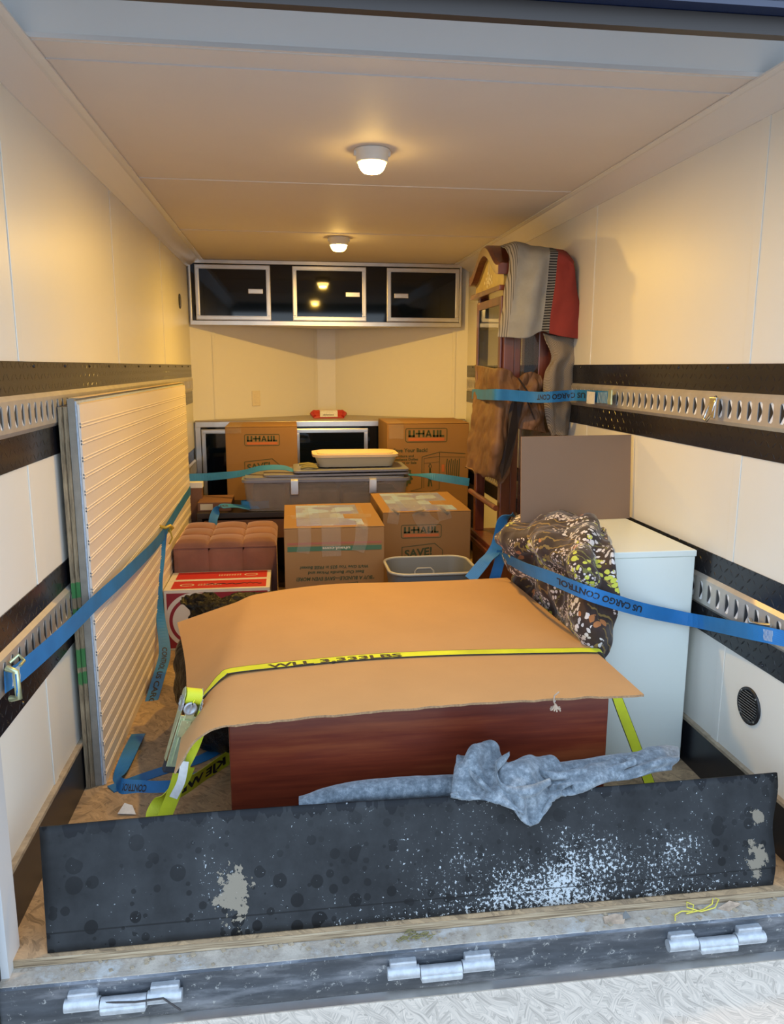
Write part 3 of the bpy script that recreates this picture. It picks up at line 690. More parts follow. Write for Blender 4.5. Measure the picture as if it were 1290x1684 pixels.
# ------------------------------------------------------------------ panels leaning on the left wall
GP = 'sheet panels leaning against the left wall'
y0, y1 = 2.40, 4.84
def slab(name, xa, xb, ya, yb, z1, m, label, **k):
    b = MB(); b.box((xa, ya, 0.001), (xb, yb, z1)); return b.build(name, m, label=label, cat='panel', group=GP, **k)
slab('plywood_sheet', -.6735, -.6625, y0-.005, y1, 1.222, 'ply', 'weathered plywood sheet with green paint on its edge, the one touching the wall')
slab('plywood_sheet', -.661, -.650, y0+.004, y1-.02, 1.222, 'ply', 'weathered plywood sheet with green painted edge, second from wall')
b = MB(); b.box((-.649, y0+.01, .001), (-.629, y1+.05, 1.245)); b.build('cement_board', 'foam', label='thick grey board between plywood and white beadboard panel', cat='panel', group=GP)
b = MB(); b.box((-.6285, y0+.012, .001), (-.6235, y1-.04, 1.238)); b.build('insulation_sheet', 'bluesheet', label='thin pale blue edged sheet just behind white beadboard', cat='panel', group=GP)
t = thing('beadboard_panel', (-.62, (y0+y1)/2, 0), 'cream white beadboard panel with double grooves facing the load', 'panel', GP)
b = MB(); xf = -.6165
prof = [(xf, .001), (xf, 1.228)]
zz = []; z = .035
b.box((-.623, y0+.016, .001), (xf, y1, 1.228))
while z < 1.2:
    for dz in (0, .0095):
        b.cyl((xf-.0006, y0+.016, z+dz), (xf-.0006, y1, z+dz), .0030, n=8)
    z += .0512
b.build('board', 'bead', t)
b = MB(); b.box((-.649, y0+.03, 1.2455), (-.622, y1-.06, 1.2475)); b.box((-.6228, y0+.03, 1.2285), (-.6165, y1-.06, 1.2315)); b.build('top_strip', 'pine', t, label='pale pine top edge')
# ------------------------------------------------------------------ cartons
def carton(name, x0, x1, ya, yb, z0, z1, label, m='card', seam=True, rot=0):
    t = thing(name, ((x0+x1)/2, (ya+yb)/2, z0), label, 'box', 'brown moving boxes')
    b = MB(); n = 10
    b.box((x0, ya, z0+.001), (x1, yb, z1-.004)); body = b.build('body', m, t, bevel=.004)
    # two top flaps meeting on a seam, slightly lifted
    ym = (ya+yb)/2
    for (a_, b_, lift) in ((ya-.001, ym-.0015, .004), (ym+.0015, yb+.001, .002)):
        f_ = MB(); f_.prism([(x0, a_, z1-.004), (x1, a_, z1-.004+.001), (x1, b_, z1-.004+lift), (x0, b_, z1-.004)], (0, 0, .004)); f_.build('flap', m, t, bevel=.0012)
    return t, body
def logo(body_part, x0, z0, w, y, h=None):
    h = h or w*.335; b = MB(); ye = y-.0012
    loop_frame(b, (x0, z0, x0+w, z0+h), w*.016, ye, 0, w*.05)
    # the lettering: broad squared capitals, the H joined to the dash
    lx0, lz0, lh = x0+w*.07, z0+h*.38, h*.47; th = lh*.26
    def r(a, b2, c2, d, mi=0): b.add([(a, ye, c2), (b2, ye, c2), (b2, ye, d), (a, ye, d)], [(0, 1, 2, 3)], mi)
    L = w*.86; ww = L/5.6
    # U
    r(lx0, lx0+th*1.3, lz0, lz0+lh); r(lx0+ww-th*1.1, lx0+ww, lz0, lz0+lh); r(lx0, lx0+ww, lz0, lz0+th)
    # dash and H
    xh = lx0+ww*1.5; r(lx0+ww*1.12, xh+ww, lz0+lh*.38, lz0+lh*.62); r(xh, xh+th*1.1, lz0, lz0+lh); r(xh+ww-th*1.1, xh+ww, lz0, lz0+lh)
    # A
    xa = xh+ww*1.12
    b.add([(xa, ye, lz0), (xa+th*1.1, ye, lz0), (xa+ww*.62, ye, lz0+lh), (xa+ww*.42, ye, lz0+lh)], [(0, 1, 2, 3)], 0)
    b.add([(xa+ww*1.05-th*1.1, ye, lz0), (xa+ww*1.05, ye, lz0), (xa+ww*.62, ye, lz0+lh), (xa+ww*.42, ye, lz0+lh)], [(0, 1, 2, 3)], 0)
    r(xa+ww*.2, xa+ww*.85, lz0+lh*.2, lz0+lh*.4)
    # U
    xu = xa+ww*1.17; r(xu, xu+th*1.2, lz0, lz0+lh); r(xu+ww*.9-th*1.1, xu+ww*.9, lz0, lz0+lh); r(xu, xu+ww*.9, lz0, lz0+th)
    # L
    xl = xu+ww*1.03; r(xl, xl+th*1.2, lz0, lz0+lh); r(xl, xl+ww*.75, lz0, lz0+th)
    r(x0+w*.07, x0+w*.93, z0+h*.11, z0+h*.30, 1)
    return b.build('printed_logo', ['ink', 'orange'], body_part, label='green and orange printed logo')
def savetag(body_part, x0, z0, w, y, text='SAVE!', flip=False):
    b = MB(); ye = y-.0012; h = w*.36
    def P(u, v):
        if flip: u, v = 1-u, 1-v
        return Vector((x0+u*w, ye, z0+v*h+(u*w*.10)))
    out = [(0, 0), (1, 0), (1, .45), (.80, 1), (0, 1)]; cx, cy = .5, .5
    A = [P(*q) for q in out]; B = [P(cx+(u-cx)*.965, cy+(v-cy)*.91) for u, v in out]; n = 5
    b.add(A+B, [(i, (i+1) % n, n+(i+1) % n, n+i) for i in range(n)], 0)
    v, f_, wd = glyphs(text, .03); b.add([P(.07+a*.66, .25+c_/.7*.5) for a, c_ in v], f_, 0)
    return b.build('printed_tag', 'ink', body_part)
def tapes(t, lst):
    for (pts, wv_) in lst:
        r_ = Ribbon(pts, [wv_], 1, 30); r_.w = Vector(wv_).length*2; m_ = r_.mesh(.0006); 
        for k, v in enumerate(m_.v): m_.v[k] = v+Vector((.0, -.0012, .0012))*(1+noise.noise(v*40))
        m_.build('packing_tape', 'tape', t, label='crumpled clear packing tape')
# tall wardrobe cartons in front of the base cabinet
t, bd = carton('cardboard_box', -.425, .053, 5.28, 5.72, 0, .945, 'tall brown moving box at back left, partly behind blue strap')
logo(bd, -.30, .815, .235, 5.28); savetag(bd, -.305, .625, .235, 5.28)
tapes(t, [([(-.37, 5.70, .946), (-.37, 5.29, .948), (-.37, 5.277, .93), (-.37, 5.277, .90)], (.05, 0, 0))])
t, bd = carton('cardboard_box', .657, 1.225, 5.2, 5.72, 0, .965, 'tall brown wardrobe moving box at back right with door drawing')
logo(bd, .782, .835, .29, 5.2)
b = MB(); ye = 5.1985
for s_, z_, h_, w_ in (('Save Your Back!', .770, .025, .235), ('Furniture and', .735, .016, .14), ('Appliance Dollies', .712, .016, .17), ('to Rent or Sale', .689, .016, .16)):
    text_plane(b, s_, (.70, ye, z_), (1, 0, 0), (0, 0, 1), h_, w_)
# starburst
pts = [(.765+.075*(1 if k % 2 else .8)*math.cos(k*math.pi/14), ye, .60+.075*(1 if k % 2 else .8)*math.sin(k*math.pi/14)) for k in range(28)]; b.add(pts, [tuple(range(28))], 0)
# wardrobe drawing: frame, rail, a figure and hanging clothes
def ln(*p, w_=.0025, mi=0):
    for q0, q1 in zip(p[:-1], p[1:]):
        a_ = Vector((q0[0], ye, q0[1])); c_ = Vector((q1[0], ye, q1[1])); d = (c_-a_).normalized(); n_ = Vector((-d.z, 0, d.x))*w_/2
        b.add([a_-n_, c_-n_, c_+n_, a_+n_], [(0, 1, 2, 3)], mi)
ln((.898, .52), (.898, .735), (1.02, .768), (1.20, .755), w_=.004); ln((.912, .52), (.912, .725), (1.02, .738), w_=.003); ln((1.02, .51), (1.02, .765), w_=.003); ln((.912, .69), (1.02, .70)); ln((.912, .62), (1.02, .62), mi=1)
ln((.898, .52), (.82, .50), (.95, .49), (1.02, .51)); ln((1.02, .765), (1.02, .735), (1.2, .73))
ln((.955, .69), (.945, .67), (.955, .655), (.966, .668), (.955, .69), w_=.004); ln((.955, .655), (.952, .60), (.945, .53), w_=.012); ln((.955, .645), (.972, .60), w_=.005); ln((.955, .60), (.968, .53), w_=.009)
for k in range(7): ln((1.075+.014*k, .72-.01*(k % 2)), (1.068+.015*k, .66), (1.078+.013*k, .57+.01*(k % 3)), w_=.006)
ln((1.045, .68), (1.045, .63), w_=.018, mi=1)
b.build('printed_drawing', ['ink', 'orange'], bd, label='dark green wardrobe drawing and lettering')
tapes(t, [([(.72, 5.60, .966), (.72, 5.22, .968), (.72, 5.197, .95), (.72, 5.197, .86)], (.05, 0, 0))])
# middle carton, upside down print
t, bd = carton('cardboard_box', -.035, .438, 3.56, 4.19, 0, .60, 'taped brown moving box with upside-down printing, papers taped on top')
b = MB(); ye = 3.5588
b.add([(-.02, ye, .487), (.424, ye, .487), (.424, ye, .510), (-.02, ye, .510)], [(0, 1, 2, 3)], 1)
b.add([(-.02, ye, .519), (.424, ye, .519), (.424, ye, .529), (-.02, ye, .529)], [(0, 1, 2, 3)], 2)
for s_, xr, z_, h_, w_, mi in (('uhaul.com', .275, .505, .013, .13, 3), ("\u201cBUY A BUNDLE\u2014SAVE EVEN MORE!", .390, .360, .017, .37, 0), ('Best Our Bundle Prices and', .34, .388, .014, .265, 0), ("We'll Give You $25 in FREE Boxes!", .362, .414, .014, .325, 0)):
    text_plane(b, s_, (xr, ye-.0004, z_+.0), (-1, 0, 0), (0, 0, -1), h_, w_, mi, .025, .15)
b.build('printed_lettering', ['ink', 'greenband', 'redband', 'palelight'], bd, label='upside-down green lettering and stripes')
savetag(bd, .12, .245, .19, 3.56, 'GUARANTEED', True)
b = MB(); b.box((.025, 3.60, .6005), (.345, 4.14, .6025)); b.build('paper_sheet', 'paper', t, bevel=.0008, label='blue grey printed papers taped on top')
tapes(t, [([(.185, 4.18, .602), (.185, 3.62, .604), (.185, 3.556, .60), (.185, 3.553, .52), (.185, 3.555, .46)], (.045, 0, 0)), ([(.06, 4.1, .602), (.06, 3.62, .604), (.06, 3.556, .60), (.06, 3.553, .53), (.05, 3.555, .48)], (.03, 0, 0)),
          ([(.34, 4.1, .602), (.335, 3.62, .604), (.33, 3.556, .60), (.325, 3.553, .53), (.31, 3.555, .48)], (.03, 0, 0)), ([(0, 3.8, .604), (.2, 3.82, .604), (.40, 3.8, .604)], (0, .05, 0))])
# right carton
t, bd = carton('cardboard_box', .471, .938, 3.9, 4.52, 0, .60, 'brown moving box with upright logo beside grey bin, papers on top')
logo(bd, .566, .46, .215, 3.9); savetag(bd, .57, .335, .22, 3.9)
b = MB(); b.box((.52, 3.93, .6005), (.87, 4.49, .6025)); b.build('paper_sheet', 'paper', t, bevel=.0008, label='blue grey printed papers taped on top')
tapes(t, [([(.65, 4.5, .602), (.65, 3.96, .604), (.66, 3.896, .60), (.69, 3.893, .55), (.74, 3.895, .51)], (.045, 0, 0)), ([(.55, 4.4, .602), (.54, 3.96, .604), (.53, 3.896, .60), (.52, 3.893, .54)], (.03, 0, 0)), ([(.80, 4.4, .602), (.80, 3.96, .604), (.79, 3.896, .60), (.80, 3.893, .555)], (.035, 0, 0))])
# ------------------------------------------------------------------ dark chest under the tote, plastic totes
t = thing('low_cabinet', (.1, 4.9, 0), 'dark low cabinet under the clear storage tote', 'cabinet')
for z0, z1 in ((.44, .475), (.0, .03)):
    b = MB(); b.box((-.56, 4.66, z0), (.62, 5.12, z1)); b.build('shelf', 'darkwood', t, bevel=.003)
for xx in (-.56, -.02, .59):
    b = MB(); b.box((xx, 4.66, .03), (xx+.03, 5.12, .44)); b.build('side_panel', 'darkwood', t, bevel=.002)
b = MB(); b.box((-.53, 5.09, .03), (.59, 5.11, .44)); b.build('back_panel', 'darkwood', t)
for xa, xb, lab in ((-.53, -.02, 'left'), (.01, .59, 'right')):
    b = MB(); b.box((xa+.01, 4.68, .31), (xb-.01, 4.70, .425)); b.build('drawer_front', 'plum', t, bevel=.002)
t = thing('small_carton', (-.46, 4.85, .475), 'flat dark brown carton with pale label on low cabinet', 'box')
b = MB(); b.box((-.56, 4.72, .476), (-.36, 5.0, .530)); q = b.build('body', 'plum', t, bevel=.002)
b = MB(); b.box((-.545, 4.7185, .484), (-.47, 4.7195, .520)); b.build('label_sticker', 'palelight', q)
def tub(x0, x1, ya, yb, z0, z1, r, taper, n=6):
    def ring(x0, x1, ya, yb, z, r):
        o = []
        for cx, cy, a0 in ((x1-r, yb-r, 0), (x0+r, yb-r, 90), (x0+r, ya+r, 180), (x1-r, ya+r, 270)):
            for k in range(n): a = math.radians(a0+90*k/(n-1)); o.append((cx+r*math.cos(a), cy+r*math.sin(a), z))
        return o
    return ring(x0+taper, x1-taper, ya+taper, yb-taper, z0, r), ring(x0, x1, ya, yb, z1, r)
def shell(mb, x0, x1, ya, yb, z0, z1, r, taper, th=.003, floor=True):
    a, b_ = tub(x0, x1, ya, yb, z0, z1, r, taper); n = len(a); c_, d = tub(x0+th, x1-th, ya+th, yb-th, z0+th, z1, max(r-th, .002), taper)
    mb.add(a+b_, [(i, (i+1) % n, n+(i+1) % n, n+i) for i in range(n)], 0, True); mb.add(c_+d, [(i, n+i, n+(i+1) % n, (i+1) % n) for i in range(n)], 0, True)
    mb.add(b_+d, [(i, (i+1) % n, n+(i+1) % n, n+i) for i in range(n)], 0)
    if floor: mb.add(a, [tuple(range(n-1, -1, -1))], 0); mb.add(c_, [tuple(range(n))], 0)
    return mb
def slabr(mb, x0, x1, ya, yb, z0, z1, r, taper=0, mi=0):
    a, b_ = tub(x0, x1, ya, yb, z0, z1, r, taper); n = len(a)
    mb.add(a+b_, [(i, (i+1) % n, n+(i+1) % n, n+i) for i in range(n)], mi, False); mb.add(a, [tuple(range(n-1, -1, -1))], mi); mb.add(b_, [tuple(range(n))], mi); return mb
t = thing('storage_tote', (.22, 4.87, .476), 'wide cloudy clear underbed tote with blue grey lid behind the boxes', 'container')
b = shell(MB(), -.28, .72, 4.66, 5.08, .477, .655, .04, .018); b.build('tub', 'tote', t, label='cloudy clear tub')
b = MB(); b.box((-.23, 4.70, .483), (-.03, 5.04, .625)); b.box((-.01, 4.71, .483), (.30, 5.02, .60)); b.box((.32, 4.71, .483), (.67, 5.02, .58)); b.build('contents', 'totestuff', t, bevel=.015, label='folded things seen through the tub')
b = slabr(MB(), -.292, .735, 4.648, 5.092, .655, .672, .045); slabr(b, -.275, .70, 4.665, 5.075, .672, .682, .04); b.build('lid', 'totelid', t, bevel=.003)
for xx in (.025, .50):
    b = MB(); b.box((xx-.024, 4.640, .58), (xx+.024, 4.649, .668)); b.box((xx-.022, 4.640, .668), (xx+.022, 4.68, .674)); b.build('latch', 'alu', t, bevel=.003)
# loose flat lids lying on top
for k, (xa, xb, z, tilt, lab) in enumerate(((-.16, .735, .684, .012, 'warped flat blue grey lid lying directly on the wide tote'), (.02, .73, .706, .006, 'upper flat blue grey lid under the cream-lidded container'))):
    b = slabr(MB(), xa, xb, 4.67, 5.06, z, z+.012, .04)
    for i, v in enumerate(b.v): b.v[i] = v+Vector((0, 0, tilt*math.sin((v.x-xa)*3.)))
    b.build('loose_lid', 'totelid', label=lab, cat='lid', group='loose lids on the tote', bevel=.002)
t = thing('lidded_container', (.40, 4.90, .722), 'shallow plastic container with cream lid on top of the totes', 'container')
b = shell(MB(), .155, .665, 4.76, 5.05, .728, .79, .05, .02); b.build('tub', 'binrim', t)
b = slabr(MB(), .140, .680, 4.748, 5.062, .79, .806, .07); slabr(b, .17, .65, 4.775, 5.035, .806, .812, .06); b.build('lid', 'creamlid', t, bevel=.004, label='cream lid')
t = thing('twine_bundle', (.12, 4.76, .72), 'small bundle of pale twine on lid beside cream container', 'twine')
b = MB()
for k in range(6): b.tube([(.065+.01*math.sin(k*2.1), 4.745+.008*k, .728+.010*(k % 3)), (.11, 4.74+.008*k, .736+.009*(k % 3)), (.16+.01*math.cos(k), 4.745+.008*k, .728+.008*(k % 3))], .007, 6)
b.build('coil', 'leaf', t); 
# ------------------------------------------------------------------ ottoman
t = thing('tufted_ottoman', (-.345, 4.2, 0), 'mauve brown velvet ottoman with tufted top behind the red box', 'ottoman')
b = MB(); n = 60
x0, x1, ya, yb, zt, zb = -.603, -.078, 3.97, 4.48, .455, .30
b = MB(); b.box((x0+.008, ya+.008, .02), (x1-.008, yb-.008, zt-.02)); 
base = b.build('base', 'velvet', t, bevel=.01)
# puffed top: three by three squares
vs_ = []; fs = []; nx, ny = 66, 66
for j in range(ny+1):
    for i in range(nx+1):
        u, v = i/nx, j/ny; pu = abs(math.sin(u*3*math.pi)); pv = abs(math.sin(v*3*math.pi)); e = min(1, min(u, 1-u, v, 1-v)/.06)
        h_ = .030*(pu*pv)**.25*(.5+.5*e)+.018*math.sqrt(max(0., 1-(1-e)**2))
        vs_.append((x0+(x1-x0)*u, ya+(yb-ya)*v, zt-.035+h_))
b = MB(); b.add(vs_, [(j*(nx+1)+i, j*(nx+1)+i+1, (j+1)*(nx+1)+i+1, (j+1)*(nx+1)+i) for j in range(ny) for i in range(nx)], 0, True); b.build('tufted_top', 'velvet', t)
for k in range(3):
    # padded front and side channels
    xa = x0+(x1-x0)*k/3; xb = x0+(x1-x0)*(k+1)/3; vs_ = []; nn = 14
    for j in range(nn+1):
        for i in range(nn+1):
            u, v = i/nn, j/nn; p_ = (abs(math.sin(u*math.pi))*abs(math.sin(v*math.pi)))**.3*.014; vs_.append((xa+(xb-xa)*u, ya+.008-p_, .04+(zt-.03-.04)*v))
    b = MB(); b.add(vs_, [(j*(nn+1)+i, j*(nn+1)+i+1, (j+1)*(nn+1)+i+1, (j+1)*(nn+1)+i) for j in range(nn) for i in range(nn)], 0, True); b.build('front_panel', 'velvet', t)
b = MB(); b.tube([(x0, ya+.004, zt-.032), (x1, ya+.004, zt-.032)], .004, 6); b.tube([(x1-.004, ya, zt-.032), (x1-.004, yb, zt-.032)], .004, 6); b.build('piping', 'velvet', t)
# ------------------------------------------------------------------ red and white box
x0, x1, ya, yb, zt = -.606, -.108, 3.63, 3.955, .298
t = thing('printed_carton', ((x0+x1)/2, (ya+yb)/2, 0), 'red and white carton with large circle print below ottoman', 'box')
b = MB(); b.box((x0, ya, .001), (x1, yb, zt-.003)); bd = b.build('body', 'whiteprint', t, bevel=.002)
for (a_, b_) in ((ya, (ya+yb)/2-.002), ((ya+yb)/2+.002, yb)):
    f_ = MB(); f_.box((x0, a_, zt-.003), (x1, b_, zt+.001)); fl = f_.build('flap', 'whiteprint', t, bevel=.001)
    p_ = MB(); p_.add([(x0+.03, a_+.02, zt+.0015), (x1-.02, a_+.02, zt+.0015), (x1-.02, b_-.008, zt+.0015), (x0+.03, b_-.008, zt+.0015)], [(0, 1, 2, 3)], 0)
    lx = x0+.10 if a_ == ya else x1-.10; sg = 1 if a_ == ya else -1; ym = (a_+b_)/2
    pts = [(lx+.034*math.cos(k*math.pi/12), ym+.024*math.sin(k*math.pi/12), zt+.002) for k in range(24)]; pin = [(lx+.027*math.cos(k*math.pi/12), ym+.017*math.sin(k*math.pi/12), zt+.002) for k in range(24)]
    p_.add(pts+pin, [(k, (k+1) % 24, 24+(k+1) % 24, 24+k) for k in range(24)], 1)
    p_.add([(lx-.02, ym-.008, zt+.002), (lx+.004, ym+.001, zt+.002), (lx+.02, ym+.010, zt+.002), (lx-.004, ym-.001, zt+.002)], [(0, 1, 2, 3)], 1)
    for r_ in range(2):
        for k in range(9):
            xx = lx+sg*(.055+.013*k); p_.add([(xx-.004, ym-.012+r_*.017, zt+.002), (xx+.004, ym-.012+r_*.017, zt+.002), (xx+.005, ym-.003+r_*.017, zt+.002), (xx-.003, ym-.004+r_*.017, zt+.002)], [(0, 1, 2, 3)], 1)
    p_.build('printed_panel', ['redprint', 'palelight'], fl, label='red panel with small white print')
    if a_ == ya:
        h_ = MB(); h_.tube([(x0+.19+.014*k, ym+.012*noise.noise(Vector((k*.83, 2.2, 0)))*2.2, zt+.003) for k in range(20)], .0016, 5); h_.build('handwriting', 'inkblack', fl, label='black handwritten scrawl')
p_ = MB(); ye = ya-.001; cz = .145
def disc(cx, cz, r0, r1, mi, n=48, clip=True):
    A = []; 
    for r_ in (r0, r1):
        for k in range(n):
            a_ = 2*math.pi*k/n; A.append((min(max(cx+r_*math.cos(a_), x0+.012), x1-.012), ye-.0004*mi, min(max(cz+r_*math.sin(a_), .012), zt-.014)))
    p_.add(A, [(k, (k+1) % n, n+(k+1) % n, n+k) for k in range(n)], mi)
p_.add([(x0+.012, ye, .012), (x1-.012, ye, .012), (x1-.012, ye, zt-.014), (x0+.012, ye, zt-.014)], [(0, 1, 2, 3)], 0)
disc(x0+.14, cz, .140, .0001, 1); disc(x0+.14, cz, .120, .104, 2); 
p_.build('circle_print', ['maroonprint', 'whiteprint', 'maroonprint'], bd, label='maroon panel with white circle')
# ------------------------------------------------------------------ grey bin
t = thing('plastic_bin', (.62, 3.35, 0), 'open grey plastic bin in front of the moving boxes', 'bin')
b = shell(MB(), .43, .815, 3.22, 3.53, .002, .45, .075, .05, .004); tb = b.build('tub', 'greybin', t)
rg = tub(.425, .82, 3.215, 3.535, .45, .45, .08, 0)[1]; b = MB(); b.tube([Vector(p) for p in rg]+[Vector(rg[0]), Vector(rg[1])], .0065, 8); b.build('rim', 'binrim', t, label='pale rolled rim')
b = MB(); b.tube([(.575, 3.518, .26), (.58, 3.520, .385), (.592, 3.522, .398), (.655, 3.522, .398), (.668, 3.520, .385), (.674, 3.518, .26)], .005, 8); b.build('handle_recess', 'binrim', tb)
# ------------------------------------------------------------------ cedar chest, refuse bag, cardboard sheet
t = thing('cedar_chest', (.355, 2.2, 0), 'reddish brown cedar chest under the large cardboard sheet', 'chest')
cx0, cx1, cy0, cy1, cz = -.178, .882, 1.955, 2.43, .468
b = MB(); b.box((cx0, cy0, .002), (cx1, cy1, .437)); cb = b.build('body', 'cedar', t, bevel=.004)
b = MB(); b.box((cx0, cy0, .44), (cx1, cy1, cz)); b.build('lid', 'cedar', t, bevel=.004)
b = MB(); b.cyl((.72, cy0-.003, .422), (.72, cy0, .422), .004, n=10); b.build('lock_pin', 'alu', cb)
# bag
rows = []
for q in range(9):
    ph = q/8; ring = []
    for k in range(9):
        a_ = 2*math.pi*k/8; rr = [0.02, .75, 1., 1.02, 1., .97, .9, .6, .03][q]; zz = [.002, .004, .07, .15, .22, .29, .345, .385, .40][q]
        ring.append(Vector((-.150+.275*rr*math.cos(a_)*(1+.08*math.sin(3*a_+q)), 2.83+.385*rr*math.sin(a_)*(1+.06*math.cos(2*a_+q)), zz)))
    ring[8] = ring[0].copy(); rows.append(ring)
t = thing('refuse_bag', (-.125, 2.83, 0), 'crumpled black refuse bag under left edge of cardboard sheet', 'bag')
b = patch(rows, 96, 60, .020, 11., 3); b.v = [Vector((v.x, v.y, min(v.z, .425))) for v in b.v]
b.v = [Vector((v.x, v.y, max(.002, v.z))) for v in b.v]; b.build('sack', 'bag', t)
b = patch([[at(300, 985, 3.12), at(318, 976, 3.15), at(345, 974, 3.12), at(372, 985, 3.08)], [at(297, 992, 3.08), at(315, 987, 3.10), at(340, 988, 3.06), at(368, 996, 3.04)], [at(312, 1003, 3.07), at(318, 1003, 3.06), at(335, 1003, 3.04), at(352, 1004, 3.03)], [at(310, 1022, 3.04), at(316, 1025, 3.03), at(326, 1030, 3.01), at(340, 1025, 3.0)]], 30, 24, .018, 30, 5); b.build('tied_neck', 'bag', t, solid=.002, label='twisted knot of the bag')
b = patch([[at(322, 990, 3.03), at(360, 985, 3.04), at(392, 975, 3.07), at(435, 973, 3.10), at(480, 971, 3.12)],
           [at(326, 998, 3.0), at(360, 993, 3.0), at(395, 984, 3.03), at(437, 980, 3.06), at(484, 976, 3.08)],
           [at(335, 1012, 2.96), at(366, 1006, 2.96), at(400, 996, 2.98), at(440, 990, 3.02), at(490, 984, 3.04)]], 60, 18, .005, 30, 9, ridge=.005); b.build('loose_fold', 'bag', t, solid=.0015)
# sheet: long flat top, left side bent down, front edge slightly sagging
sz = .482
def sheet_pt(u, v):
    """u 0..1 left to right, v 0..1 front to back"""
    # front edge y varies; back edge curved
    yf = 1.79+.065*u; yb = 3.02-.02*abs(u-.6)-.02*(1-u)-min(.15, .9*max(0, .5-u)**1.6)
    y = yf+(yb-yf)*v; fold = -.222+.02*v
    xr = .935-.04*v-.012*v*v; xl = -.345-.10*v+.03*math.sin(v*3)
    s = xl+(xr-xl)*u
    z = sz+.004*math.sin(s*5+v*2)
    if s < fold+.06:
        d = (fold+.06)-s; r_ = .06
        ang_max = 1.02*(1-.72*v)
        th = min(d/r_*.5, ang_max)
        # bend with arc then straight
        arc = th*r_*2
        X = fold+.06-(math.sin(th)*r_*2 if th < ang_max else math.sin(ang_max)*r_*2+(d-ang_max*r_*2)*math.cos(ang_max))
        Z = z-(r_*2*(1-math.cos(th)) if th < ang_max else r_*2*(1-math.cos(ang_max))+(d-ang_max*r_*2)*math.sin(ang_max))
        return Vector((X, y-.03*max(0, d-.05)*(1-v), Z))
    if u > .85 and v < .25: z -= .006*((u-.85)/.15)*((.25-v)/.25)
    return Vector((s, y, z))
t = thing('cardboard_sheet', (.35, 2.4, sz), 'large flat cardboard sheet over the cedar chest, left side bent down', 'cardboard')
nu, nv = 110, 70; th = .006
top = [sheet_pt(i/nu, j/nv) for j in range(nv+1) for i in range(nu+1)]; W_ = nu+1
for k, p in enumerate(top):
    i = k % W_; j = k//W_
    if j == 0: p.y += .006*noise.noise(p*30)
b = MB(); fs = [(j*W_+i, j*W_+i+1, (j+1)*W_+i+1, (j+1)*W_+i) for j in range(nv) for i in range(nu)]
N_ = len(top); bot = [p-Vector((0, 0, th)) if p.x > -.15 else p+Vector((.003, 0, -th*.7)) for p in top]
b.add(top, fs, 0, True); b.add(bot, [tuple(reversed(q)) for q in fs], 0, True); b.build('board', 'sheetcard', t)
e = MB(); ed = [i for i in range(W_)]+[j*W_+nu for j in range(1, nv+1)]+[nv*W_+i for i in range(nu-1, -1, -1)]+[j*W_ for j in range(nv-1, 0, -1)]
n = len(ed); e.add([top[k] for k in ed]+[bot[k] for k in ed], [(k, n+k, n+(k+1) % n, (k+1) % n) for k in range(n)], 0); e.build('torn_edge', 'cardin', t, label='darker corrugated edge')
b = MB(); q = at(912, 1143, 1.845); 
b.tube([q+Vector((.012, 0, .008)), q+Vector((-.004, -.012, .004)), q+Vector((-.006, -.014, -.012)), q+Vector((0, -.012, -.022))], .0022, 6)
for k in range(16):
    a_ = k*2.4; b.tube([q+Vector((0, -.012, -.020)), q+Vector((.006*math.cos(a_), -.012+.006*math.sin(a_), -.030)), q+Vector((.014*math.cos(a_), -.012+.010*math.sin(a_), -.030-.012*random.random()))], .0022, 5)
b.build('frayed_tuft', 'grime', t, label='frayed paper tuft hanging from front edge')
# ------------------------------------------------------------------ rubber flap
t = None
p = [at(78, 1568, 1.668), at(1270, 1455, 1.675)]
b = MB(); nx, nz = 80, 16; vs_ = []
bl, br, tl, tr = Vector((-.582, 1.666, .002)), Vector((1.237, 1.674, .002)), at(65, 1360, 1.742), at(1278, 1270, 1.748)
for j in range(nz+1):
    for i in range(nx+1):
        u, v = i/nx, j/nz; q = (bl*(1-u)+br*u)*(1-v)+(tl*(1-u)+tr*u)*v
        q = q+Vector((.006*math.sin(v*9)*(1 if u > .97 else 0), .006*math.sin(u*7)*v, .003*math.sin(u*5)*v)); vs_.append(q)
b.add(vs_, [(j*(nx+1)+i, j*(nx+1)+i+1, (j+1)*(nx+1)+i+1, (j+1)*(nx+1)+i) for j in range(nz) for i in range(nx)], 0, True)
b.build('rubber_flap', 'rubber', label='long stained black rubber strip standing across the trailer entrance', cat='mat', solid=.006)
V3 = Vector
# ------------------------------------------------------------------ felt pad draped over the flap
t = thing('felt_pad', (.6, 1.8, .25), 'crumpled blue grey felt moving pad draped over the black rubber strip', 'blanket')
